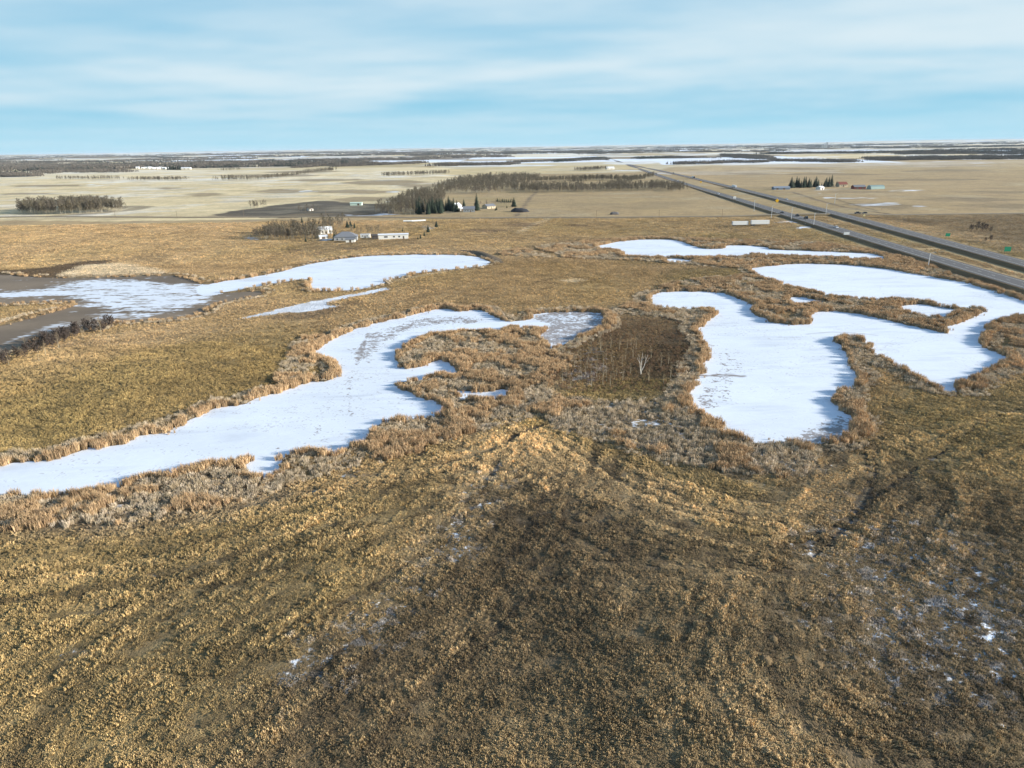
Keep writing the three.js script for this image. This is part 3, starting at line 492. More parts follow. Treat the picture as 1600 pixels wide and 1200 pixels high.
// ------------------------------------------------------------------ grass, reeds
const rnd = rng(2024);
const jit = (a) => (rnd() * 2 - 1) * a;
function mattedGrass(seed, size, n, hgt, len) {          // dead blades laid over along +x, with a few upright tussocks
  const t = new Tris(), r = rng(seed), seeds = Array.from({ length: 7 }, () => [jitR(r, size), jitR(r, size), 0.7 + 0.6 * r()]);
  for (let k = 0; k < n; k++) {
    const tus = r() < 0.45, q = seeds[(r() * 7) | 0], x = tus ? q[0] + jitR(r, 0.2) : jitR(r, size), z = tus ? q[1] + jitR(r, 0.14) : jitR(r, size), d = tus ? r() * 6.28 : jitR(r, 0.55), h = hgt * (tus ? 1.35 * q[2] : 0.75) * (0.5 + 0.7 * r()), l = len * (tus ? 0.45 : 1) * (0.5 + 0.8 * r()), w = 0.022 + 0.03 * r(), dx = Math.cos(d), dz = Math.sin(d), v = (tus ? q[2] : 0.9) * (0.75 + 0.5 * r()), col = [v, v * (0.97 + 0.05 * r()), v * (0.92 + 0.14 * r())];
    const B1 = [x - dz * w, -0.06, z + dx * w], B2 = [x + dz * w, -0.06, z - dx * w], M1 = [x + dx * l * 0.45 - dz * w, h, z + dz * l * 0.45 + dx * w], M2 = [x + dx * l * 0.45 + dz * w, h, z + dz * l * 0.45 - dx * w], T = [x + dx * l, h * (0.55 + 0.5 * r()), z + dz * l];
    t.tri(B1, B2, M1, col); t.tri(B2, M2, M1, col); t.tri(M1, M2, T, col);
  }
  return t.geo();
}
const jitR = (r, a) => (r() * 2 - 1) * a;
function reedClump(seed, n, rad, h, w) {
  const t = new Tris(), r = rng(seed);
  for (let k = 0; k < n; k++) {
    const a = r() * 6.28, q = Math.sqrt(r()) * rad, x = Math.cos(a) * q, z = Math.sin(a) * q, d = r() * 6.28, l = h * (0.1 + 0.28 * r() * r()), hh = h * (0.6 + 0.45 * r()), dx = Math.cos(d), dz = Math.sin(d), ww = w * (0.6 + 0.7 * r()), e = r() * 6.28, ex = Math.cos(e) * ww, ez = Math.sin(e) * ww, v = 0.7 + 0.55 * r(), col = [v, v * (0.96 + 0.06 * r()), v * (0.9 + 0.15 * r())];
    const m = [x + dx * l * 0.35, hh * 0.7, z + dz * l * 0.35], T = [x + dx * l, hh * (r() < 0.4 ? 0.78 : 1), z + dz * l];
    t.tri([x - ex, -0.1, z - ez], [x + ex, -0.1, z + ez], [m[0] + ex, m[1], m[2] + ez], col); t.tri([x - ex, -0.1, z - ez], [m[0] + ex, m[1], m[2] + ez], [m[0] - ex, m[1], m[2] - ez], col); t.tri([m[0] - ex, m[1], m[2] - ez], [m[0] + ex, m[1], m[2] + ez], T, col);
  }
  return t.geo();
}
const sedgeAreas = [
  [[0, 772], [98, 766], [270, 742], [390, 722], [440, 745], [520, 715], [600, 690], [570, 720], [430, 772], [250, 810], [0, 835], [-60, 840], [-60, 780]],
  [[630, 530], [720, 515], [850, 512], [870, 545], [900, 560], [860, 600], [880, 640], [800, 665], [700, 690], [600, 720], [560, 715], [600, 665], [680, 645], [700, 625], [640, 605], [700, 580], [640, 575]],
  [[845, 650], [900, 630], [1010, 625], [1080, 622], [1130, 665], [1200, 692], [1300, 690], [1290, 720], [1240, 745], [1120, 738], [1030, 720], [940, 690], [860, 672]],
  [[945, 490], [1000, 470], [1015, 475], [1100, 480], [1110, 490], [1080, 510], [1095, 545], [1090, 600], [1060, 620], [1060, 570], [1080, 540], [1050, 500], [980, 492]],
  [[1030, 452], [1060, 440], [1170, 430], [1230, 446], [1330, 464], [1440, 470], [1500, 480], [1530, 490], [1470, 515], [1380, 497], [1280, 485], [1200, 490], [1130, 458]],
  [[780, 398], [860, 382], [930, 376], [1000, 370], [1120, 374], [1280, 380], [1400, 398], [1500, 432], [1600, 465], [1590, 478], [1500, 442], [1380, 420], [1200, 412], [1170, 420], [1000, 408], [900, 405]],
  [[1310, 527], [1345, 525], [1400, 560], [1470, 600], [1440, 602], [1370, 575], [1345, 600], [1345, 650], [1310, 650]],
  [[1490, 606], [1530, 580], [1580, 555], [1570, 530], [1545, 510], [1600, 488], [1650, 492], [1640, 560], [1560, 600], [1520, 620]],
  [[440, 600], [500, 560], [480, 545], [510, 525], [470, 530], [450, 560], [420, 590]],
].map((p, i) => [new Area(poly(p, 0.4), { margin: 8 }), [0.3, 0.55, 0.28, 0.3, 0.55, 0.6, 0.42, 0.5, 0.45][i]]);
const sedgeAt = (x, z) => { let d = 8, w = 0; for (const [a, c] of sedgeAreas) { const q = a.at(x, z); if (q < d) { d = q; w = c; } } return [d, w]; };
const dry = mudIs();
function mudIs() { return (x, z) => pondArea.mudflat.at(x, z); }
{
  const CAT = C(196, 168, 130), CAT2 = C(166, 137, 103), SED = C(184, 170, 150), SED2 = C(162, 144, 116), rim = [[], [], []], sed = [[], [], []];
  const cols = (a, b, k) => { const t = rnd(), v = k * (0.78 + 0.44 * rnd()); return [0, 1, 2].map((i) => (a[i] + (b[i] - a[i]) * t) * v); };
  const step = 0.8;
  for (let z = -60; z > -650; z -= step * (z < -330 ? 1.6 : 1)) for (let x = -390; x < 470; x += step * (z < -330 ? 1.6 : 1)) {
    const px = x + jit(step * 0.7), pz = z + jit(step * 0.7);
    if (!inView(px, 1, pz, 1.06)) continue;
    const s = shore(px, pz); if (s < -2.6 || s > 40) continue;
    if (s < -0.3) { if (rnd() < 0.035 * (2.6 + s) && noise(px / 5 + 7, pz / 5) > 0) sed[(rnd() * 3) | 0].push([px, 0, pz, rnd() * 6.28, 0.3 + 0.3 * rnd(), 0.5 + 0.5 * rnd(), ...cols(CAT, CAT2, 1)]); continue; }
    const atMud = dry(px, pz) < 4, clump = noise(px / 3.6, pz / 3.6) + 0.5 * noise(px / 1.5, pz / 1.5), big = noise(px / 17 + 3, pz / 17), sc = z < -330 ? 1.4 : 1, far = z < -330;
    const wide = atMud ? 1.3 + big : 1.9 + 2.1 * big + 1.0 * clump, [e0, cat] = sedgeAt(px, pz), e = e0 + 2.5 * clump;
    const stand = e < 0 && noise(px / 8 + 40, pz / 8) + 0.35 * clump > 1 - 1.75 * cat;
    const bare = pondArea.dugout.at(px, pz) < 7 && e > 0 && rnd() < 0.72; if (bare) continue;
    if ((s < wide && (!atMud || rnd() < 0.45) || stand) && clump > -0.5 && rnd() < 0.85) {
      const h = (atMud ? 0.7 : 1) * (0.72 + 0.22 * clump + 0.28 * rnd()) * (stand && s > 4 ? 0.85 : 1);
      rim[(rnd() * 3) | 0].push([px, Math.max(0, height(px, pz)), pz, rnd() * 6.28, sc * (0.85 + 0.4 * rnd()), h, ...cols(CAT, CAT2, 1.06 + 0.15 * big)]);
    } else if ((e < 0 && clump > -0.7 && rnd() < 0.62) || (s < 6 && s > 0.4 && !atMud && rnd() < 0.5)) {
      sed[(rnd() * 3) | 0].push([px, height(px, pz), pz, rnd() * 6.28, sc * (0.8 + 0.5 * rnd()), (0.85 + 0.4 * clump) * (0.8 + 0.4 * rnd()), ...cols(SED, SED2, 1.2 - 0.1 * big)]);
    }
  }
  for (let k = 0; k < 3; k++) {
    stuff('cattail_reeds' + (k ? '_00' + k : ''), 'tall orange brown cattails fringing the frozen ponds', 'reeds', reedClump(10 + k, 64, 0.66, 2.2, 0.03), rim[k]);
    stuff('marsh_sedge' + (k ? '_00' + k : ''), 'grey tan sedge filling the marsh behind the cattails', 'sedge', reedClump(20 + k, 44, 0.62, 1.25, 0.026), sed[k]);
  }
  console.log('reeds', rim.map((a) => a.length).join(), sed.map((a) => a.length).join());
}
{
  const near = [[], [], [], []], mid = [[], [], []];
  const step = 1.05;
  for (let z = -48; z > -232; z -= step) for (let x = -190; x < 190; x += step) {
    const px = x + jit(0.5), pz = z + jit(0.5);
    if (!inView(px, 0.3, pz, 1.06)) continue;
    const s = shore(px, pz); if (s < 1.6) continue;
    const t = trailAt(px, pz); if (t < 0.1) continue;
    if (sedgeAt(px, pz)[0] < -1 && rnd() < 0.6) continue;
    groundColor(px, pz, 0.2);
    const big = noise(px / 7, pz / 7) + 0.5 * noise(px / 2.4, pz / 2.4);
    
    const lump = noise(px / 2.1 + 8, pz / 1.7) + 0.5 * noise(px / 5.5, pz / 4.2 + 3); const cb = comb(px, pz); if (lump + 0.6 * cb < -0.9 && rnd() < 0.5) continue;
    const snowy = out[2] > 0.25, k = 1.42 * (0.78 + 0.35 * rnd()) * (1 + 0.18 * big + 0.3 * cb); if (snowy) { out[0] = K.dun[0]; out[1] = K.dun[1]; out[2] = K.dun[2]; }
    near[(rnd() * 4) | 0].push([px, height(px, pz), pz, -lay(px, pz) + jit(0.35), 0.85 + 0.35 * rnd() + 0.1 * lump, Math.max(0.35, 0.95 + 0.15 * big + 0.7 * lump + 0.65 * cb + 0.4 * rnd()) * (snowy ? 0.6 : 1), out[0] * k * 0.97, out[1] * k * 0.955, out[2] * k * 0.96]);
  }
  for (const [za, zb, st2, grow, wide] of [[-232, -430, 2.6, 1, 340], [-430, -690, 4.4, 1.7, 560]]) for (let z = za; z > zb; z -= st2) for (let x = -wide; x < wide; x += st2) {
    const px = x + jit(st2 / 2), pz = z + jit(st2 / 2); if (pz < zRoad(px) + 10 || Math.abs(px - xNear(pz)) < 16 || Math.abs(px - xFar(pz)) < 16) continue;
    if (!inView(px, 0.3, pz, 1.06)) continue;
    if (shore(px, pz) < 3) continue;
    groundColor(px, pz, 0.6); const k = (grow > 1 ? 1.62 : 1.42) * (0.8 + 0.35 * rnd()), big = noise(px / 14, pz / 14);
    if (out[2] > 0.3) continue;
    mid[(rnd() * 3) | 0].push([px, height(px, pz), pz, rnd() * 6.28, grow * (1.0 + 0.3 * rnd()), 0.8 + 0.25 * big + 0.4 * rnd(), out[0] * k, out[1] * k * 0.98, out[2] * k * 1.04]);
  }
  for (let k = 0; k < 4; k++) stuff('grass_tussocks' + (k ? '_00' + k : ''), 'dry tan tussock grass of the near pasture', 'grass', mattedGrass(40 + k, 0.78, 170, 0.2, 0.5), near[k]);
  for (let k = 0; k < 3; k++) stuff('pasture_grass' + (k ? '_00' + k : ''), 'dry grass on the rise between the ponds', 'grass', mattedGrass(50 + k, 1.9, 330, 0.22, 0.55), mid[k]);
  console.log('grass', near.map((a) => a.length).join(), mid.map((a) => a.length).join());
}

// ------------------------------------------------------------------ trees
function bareTree(seed, h, o = {}) {
  const { limbs = 15, twigs = 11, spread = 0.2, low = 0.2, tw = 0.17, tr = 0.013, bark = C(158, 150, 132), wood = C(112, 102, 82), lean = 0.03 } = o;
  const r = rng(seed), trunk = new Tris(), crown = new Tris();
  const pts = [[0, -0.15, 0]]; let x = 0, z = 0; for (let k = 1; k <= 5; k++) { x += jitR(r, lean * h); z += jitR(r, lean * h); pts.push([x, h * 0.92 * k / 5, z]); }
  for (let k = 0; k < 5; k++) trunk.limb(pts[k], pts[k + 1], h * tr * (1 - k / 5.4), h * tr * (1 - (k + 1) / 5.4), bark, 5);
  for (let k = 0; k < limbs; k++) {
    const t = low + (0.97 - low) * (k + r()) / limbs, i = Math.min(4, (t * 5) | 0), f = t * 5 - i, a = pts[i].map((q, m) => q + (pts[i + 1][m] - q) * f), d = k * 2.4 + r(), l = h * spread * (1.25 - 0.75 * t) * (0.7 + 0.6 * r()), up = l * (0.7 + 0.8 * r());
    const b = [a[0] + Math.cos(d) * l, a[1] + up, a[2] + Math.sin(d) * l]; crown.limb(a, b, h * 0.005, h * 0.0018, wood, 3);
    for (let m = 0; m < twigs; m++) {
      const q = 0.25 + 0.75 * r(), p = a.map((v, n) => v + (b[n] - v) * q), e = r() * 6.28, g = h * (0.05 + 0.07 * r()), T = [p[0] + Math.cos(e) * g, p[1] + g * (0.3 + r()), p[2] + Math.sin(e) * g], w = tw * (0.6 + 0.8 * r()), v = 0.8 + 0.4 * r();
      crown.tri([p[0] - w * Math.sin(e), p[1], p[2] + w * Math.cos(e)], [p[0] + w * Math.sin(e), p[1] + w * 0.5, p[2] - w * Math.cos(e)], T, wood.map((c) => c * v));
    }
  }
  return [trunk.geo(), crown.geo()];
}
function bareTreeThing(name, cat, seed, h, o) { const g = new THREE.Group(); g.name = name; g.userData = { category: cat }; const [a, b] = bareTree(seed, h, o); part('trunk', a, vc, g); part('crown', b, vc, g); return g; }
const aspens = [1, 2, 3, 4].map((s) => bareTreeThing('bare_aspen', 'tree', s * 13, 10, s % 2 ? { bark: C(168, 160, 142), wood: C(116, 106, 84) } : { wood: C(106, 96, 82) }));
const aspenMass = [5, 6, 7].map((s) => mergeGeometries(bareTree(s * 17, 10, { limbs: 12, twigs: 9, tw: 0.2, wood: C(106, 97, 80) })));
function fillPoly(pts, n, r) { const P = poly(pts), A = new Area(P, { margin: 2 }), xs = P.map((p) => p[0]), zs = P.map((p) => p[1]), x0 = Math.min(...xs), x1 = Math.max(...xs), z0 = Math.min(...zs), z1 = Math.max(...zs), o = []; for (let k = 0; k < n * 60 && o.length < n; k++) { const x = x0 + r() * (x1 - x0), z = z0 + r() * (z1 - z0); if (A.at(x, z) < 0) o.push([x, z]); } return o; }
const massPlaces = [[], [], []];
const groves = [
  ['bare grey aspen in the oval grove north of the gravel road in the stubble field', 'aspens of the oval grove', [[26, 334], [60, 327], [120, 322], [180, 326], [196, 330], [150, 333], [100, 335]], 55, 400, 1.35],
  ['bare aspen in the windbreak sheltering the grey roofed farmhouse', 'aspens sheltering the farmhouse', [[392, 375], [415, 366], [470, 358], [502, 360], [498, 373], [440, 377]], 45, 130, 0.9],
  ['bare aspen in the grove running down to the spruces beside the white house', 'aspens beside the spruces', [[585, 336], [612, 322], [660, 303], [688, 305], [692, 318], [650, 336]], 55, 420, 1.1],
  ['bare aspen in the tall wood behind the white house', 'aspens of the wood behind the white house', [[688, 303], [700, 288], [755, 279], [835, 278], [835, 285], [800, 295], [760, 303]], 70, 900, 1.2],
  ['bare aspen in the straight wood edging the tan hayfield', 'aspens edging the hayfield', [[806, 300], [818, 293], [900, 294], [1000, 292], [1050, 291], [1068, 297], [980, 299], [880, 301]], 75, 760, 1.0],
];
groves.forEach(([label, group, p, n, m, s], gi) => {
  const r = rng(300 + gi), all = fillPoly(p, n + m, r).sort((a, b) => b[1] - a[1]);
  all.forEach(([x, z], k) => { const y = height(x, z), q = s * (0.7 + 0.45 * r()); if (k < n) copyOf(aspens[(r() * 4) | 0], label, new THREE.Vector3(x, y, z), r() * 6.28, q, group); else { const v = 0.85 + 0.3 * r(); massPlaces[(r() * 3) | 0].push([x, y, z, r() * 6.28, q, q, v, v, v]); } });
});
// loose hedges and far woods: too many and too far to tell apart
const belts = [
  [[[335, 282], [400, 281], [450, 277], [495, 271], [522, 269]], 90, 1], [[[90, 281], [190, 280.5]], 40, 0.8], [[[205, 282], [290, 281.5]], 50, 0.8], [[[830, 284], [920, 281], [1000, 281]], 120, 0.9], [[[890, 285], [910, 285]], 16, 0.7], [[[600, 276], [700, 272]], 60, 0.9], [[[345, 267], [375, 266]], 16, 0.8], [[[900, 267.5], [945, 266]], 40, 0.9], [[[955, 290], [1020, 276]], 40, 0.9], [[[395, 325], [408, 325]], 5, 0.7], [[[478, 331], [484, 329]], 4, 0.6], [[[500, 356], [540, 356]], 4, 0.8], [[[488, 374], [502, 376]], 2, 0.6], [[[492, 370], [520, 370]], 3, 0.7], [[[514, 370], [534, 372]], 2, 0.7], [[[556, 364], [590, 366]], 3, 0.6], [[[522, 352], [532, 362]], 4, 0.9], [[[740, 322], [800, 318]], 3, 0.5], [[[1050, 300], [1066, 296]], 10, 0.8],
];
{
  const r = rng(901);
  for (const [p, n, s] of belts) { const L = path(p); for (let k = 0; k < n * 4; k++) { const q = r() * (L.length - 1.01), i = q | 0, f = q - i, x = L[i][0] + (L[i + 1][0] - L[i][0]) * f + jitR(r, 9), z = L[i][1] + (L[i + 1][1] - L[i][1]) * f + jitR(r, 12), c = 1.15 * s * (0.6 + 0.5 * r()), v = 0.85 + 0.3 * r(); massPlaces[(r() * 3) | 0].push([x, height(x, z), z, r() * 6.28, c, c, v, v, v]); } }
  massPlaces.forEach((p, k) => stuff('aspen_wood' + (k ? '_00' + k : ''), 'dense bare aspens deep inside the woods and hedges', 'wood', aspenMass[k], p));
}
function woodClump(seed, dark) {
  const t = new Tris(), r = rng(seed), wood = dark ? C(52, 58, 52) : C(98, 91, 82), bark = C(124, 114, 100);
  for (let k = 0; k < 16; k++) {
    const x = jitR(r, 26), z = jitR(r, 9), h = 6 + 6 * r();
    t.limb([x, -1, z], [x + jitR(r, 0.5), h * 0.8, z], 0.16, 0.05, bark, 3);
    for (let m = 0; m < 14; m++) { const a = r() * 6.28, y = h * (0.12 + 0.85 * r()), w = 0.36 * (h * 1.08 - y) + 0.7, p = [x + Math.cos(a) * w * 0.2, y - 0.9, z + Math.sin(a) * w * 0.2], e = [x + Math.cos(a) * w, y + 0.8, z + Math.sin(a) * w], v = 0.75 + 0.5 * r(); t.tri(p, e, [p[0] + jitR(r, 0.7), y + 1.5, p[2] + jitR(r, 0.7)], wood.map((c) => c * v)); }
  }
  return t.geo();
}
{
  const r = rng(77), places = [[], []], dark = [];
  const far = [ // [path, rows in pixels of depth, dark]
    [[[-80, 262], [100, 262], [215, 263]], 5], [[[-80, 276], [55, 277]], 3], [[[55, 271], [200, 269]], 1.5], [[[300, 259], [360, 257]], 1], [[[100, 248], [240, 247]], 1.5], [[[370, 249], [402, 249]], 1], [[[430, 255], [480, 251]], 1.5, 1], [[[470, 263], [500, 259]], 1], [[[525, 251], [650, 249], [800, 246]], 3], [[[520, 262], [660, 257]], 1.5], [[[680, 262], [800, 259]], 2.5], [[[800, 255], [890, 252]], 1], [[[872, 254], [945, 250]], 2.5, 1], [[[995, 249], [1032, 248]], 1.5, 1], [[[1035, 247], [1132, 250]], 1.5], [[[1132, 246], [1200, 249]], 2.5], [[[1060, 258], [1200, 255]], 0.8], [[[1200, 253], [1332, 254]], 1.5], [[[1196, 243], [1240, 242]], 1, 1], [[[1240, 241], [1360, 239]], 2], [[[1355, 251], [1480, 249], [1640, 247]], 3.5], [[[1400, 243], [1640, 240]], 2.5], [[[1200, 234], [1400, 231], [1640, 228]], 1.5], [[[600, 241], [900, 239]], 1.2], [[[900, 242], [1200, 238]], 1.5], [[[0, 251], [100, 250]], 0.8], [[[1000, 236], [1300, 231]], 1], [[[240, 252], [330, 250]], 0.6], [[[210, 246.5], [280, 247.5]], 0.8, 1],
  ];
  for (const [p, rows, dk] of far) for (let row = 0; row < Math.max(3, rows * 3); row++) {
    const L = path(p.map(([u, v]) => [u, v - row * 0.4])); let len = 0; for (let i = 1; i < L.length; i++) len += Math.hypot(L[i][0] - L[i - 1][0], L[i][1] - L[i - 1][1]);
    const d0 = Math.hypot(...L[0]), gap = clamp(d0 / 150, 16, 60), n = Math.min(400, len / gap);
    for (let k = 0; k < n; k++) { const q = r() * (L.length - 1.01), i = q | 0, f = q - i, x = L[i][0] + (L[i + 1][0] - L[i][0]) * f + jitR(r, 20), z = L[i][1] + (L[i + 1][1] - L[i][1]) * f + jitR(r, 30), d = Math.hypot(x, z); if (noise(x / 300, z / 300) < -0.6 || d > 24000) continue; const c = (0.75 + 0.4 * r()) * clamp(d / 6000, 1, 1.6), v = 0.8 + 0.4 * r(); (dk && r() < 0.6 ? dark : places[k & 1]).push([x, height(x, z), z, jitR(r, 0.5), c, 0.9 * (0.75 + 0.4 * r()), v, v, v]); }
  }
  for (let k = 0; k < 9000; k++) { // shelterbelts along the section lines right out to the horizon
    const d = 3200 + 19000 * r() ** 1.4, a = jitR(r, 0.72), x = Math.sin(a) * d; let z = -Math.cos(a) * d; const along = r() < 0.7; let X = x;
    if (along) z = Math.round(z / 620) * 620 + jitR(r, 30); else X = Math.round(x / 810) * 810 + jitR(r, 30);
    if (noise(X / 1500 + 5, z / 900) < -0.05) continue; const v = 0.8 + 0.4 * r(), c = clamp(d / 5000, 1, 2);
    (r() < 0.2 ? dark : places[k & 1]).push([X, height(X, z), z, jitR(r, 0.3), c * 1.4, 1.1 + 0.4 * r(), v, v, v]);
  }
  stuff('distant_wood', 'distant grey woods and shelterbelts', 'wood', woodClump(1), places[0]); stuff('distant_wood_001', 'distant grey woods and shelterbelts', 'wood', woodClump(2), places[1]); stuff('distant_conifers', 'distant dark conifer belts', 'wood', woodClump(3, true), dark);
  console.log('far wood', places.map((p) => p.length).join(), dark.length);
}
function spruceGeo(seed, h) {
  const r = rng(seed), trunk = new Tris(), crown = new Tris(); trunk.limb([0, -0.1, 0], [0, h * 0.95, 0], h * 0.018, h * 0.003, C(70, 58, 46), 6);
  for (let k = 0; k < 17; k++) { const t = k / 17, y = h * (0.07 + 0.92 * t), rad = h * 0.2 * (1 - t) ** 0.8 + 0.15, n = Math.round(11 - 5 * t); for (let b = 0; b < n; b++) { const a = b / n * 6.28 + k * 1.3 + jitR(r, 0.25), l = rad * (0.75 + 0.45 * r()), w = rad * 0.36 + 0.1, dx = Math.cos(a), dz = Math.sin(a), v = 0.75 + 0.5 * r(), col = C(40, 52, 36).map((c) => c * v), T = [dx * l, y - l * 0.35, dz * l], m = [dx * l * 0.55, y - l * 0.02, dz * l * 0.55]; crown.tri([0, y + rad * 0.25, 0], [m[0] - dz * w, m[1] - 0.12 * l, m[2] + dx * w], m, col); crown.tri([0, y + rad * 0.25, 0], m, [m[0] + dz * w, m[1] - 0.12 * l, m[2] - dx * w], col); crown.tri(m, [m[0] - dz * w, m[1] - 0.12 * l, m[2] + dx * w], T, col); crown.tri(m, T, [m[0] + dz * w, m[1] - 0.12 * l, m[2] - dx * w], col); } }
  return [trunk.geo(), crown.geo()];
}
const spruces = [1, 2, 3].map((s) => { const g = new THREE.Group(); g.name = 'spruce_tree'; g.userData = { category: 'tree' }; const [a, b] = spruceGeo(s * 7, 10); part('trunk', a, vc, g); part('crown', b, vc, g); return g; });
const rs = rng(555);
function spruce(u, v, px, label, group) { const p = P3(u, v), d = p.clone().sub(camera.position).dot(ray(800, 600)), h = px * d / FOCAL; const c = copyOf(spruces[(rs() * 3) | 0], label, p, rs() * 6.28, h / 10, group), f = 1.05 + 0.65 * rs(); c.scale.x *= f; c.scale.z *= f; return c; }
for (let k = 0; k < 26; k++) { const t = k / 25; spruce(652 + 58 * t + (rs() - 0.5) * 8, 327 + 6 * rs() + (t < 0.6 ? 2 : 0), 17 + 8 * rs(), 'dark spruce in the thick clump west of the white house', 'spruces west of the white house'); }
spruce(745, 329, 28, 'tall lone dark spruce beside the grey house');
spruce(725, 326, 16, 'spruce between the white house and the grey house');
spruce(803, 323, 15, 'spruce at the corner of the farm lane and the garden row');
for (let k = 0; k < 9; k++) spruce(777 + k * 2.9, 315 + 0.2 * k, 4.5 + 2 * rs(), 'small young spruce in the garden row behind the farmyard', 'young garden spruces');
for (const [u, v] of [[776, 328], [774, 329], [792, 325]]) spruce(u, v, 5, 'small young spruce on the lawn below the farmyard', 'lawn spruces');
for (let k = 0; k < 17; k++) spruce(1234 + k * 4 + 3 * rs(), 292.5 - 0.1 * k + 1.5 * rs(), k === 12 ? 7 : 11 + 8 * rs(), 'dark spruce in the windbreak row by the white garage east of the highway', 'windbreak spruces east of the highway');
spruce(1307, 290, 8, 'short dark spruce against the rust red barn');
spruce(472, 348, 10, 'lone spruce between the gravel road and the farmhouse grove');
spruce(478, 378, 9, 'small spruce at the front edge of the farmhouse grove'); spruce(496, 372, 13, 'dark spruce beside the white farmhouse'); spruce(523, 376, 14, 'dark spruce by the corner of the grey roofed house');
for (const [u, v, h] of [[543, 356, 12], [548, 354, 10], [554, 357, 10]]) spruce(u, v, h, 'spruce in the trio behind the grey roofed house', 'trio of spruces');
for (const [u, v, h] of [[682, 355, 11], [669, 363, 12], [663, 369, 9], [657, 373, 8], [653, 374, 5], [629, 362, 6]]) spruce(u, v, h, 'spruce along the snowy lane east of the mobile home', 'spruces along the snowy lane');
for (let k = 0; k < 7; k++) spruce(262 + k * 3.2, 265.5, 7 + 2 * rs(), 'dark spruce at the far white farm', 'spruces of the far farm');

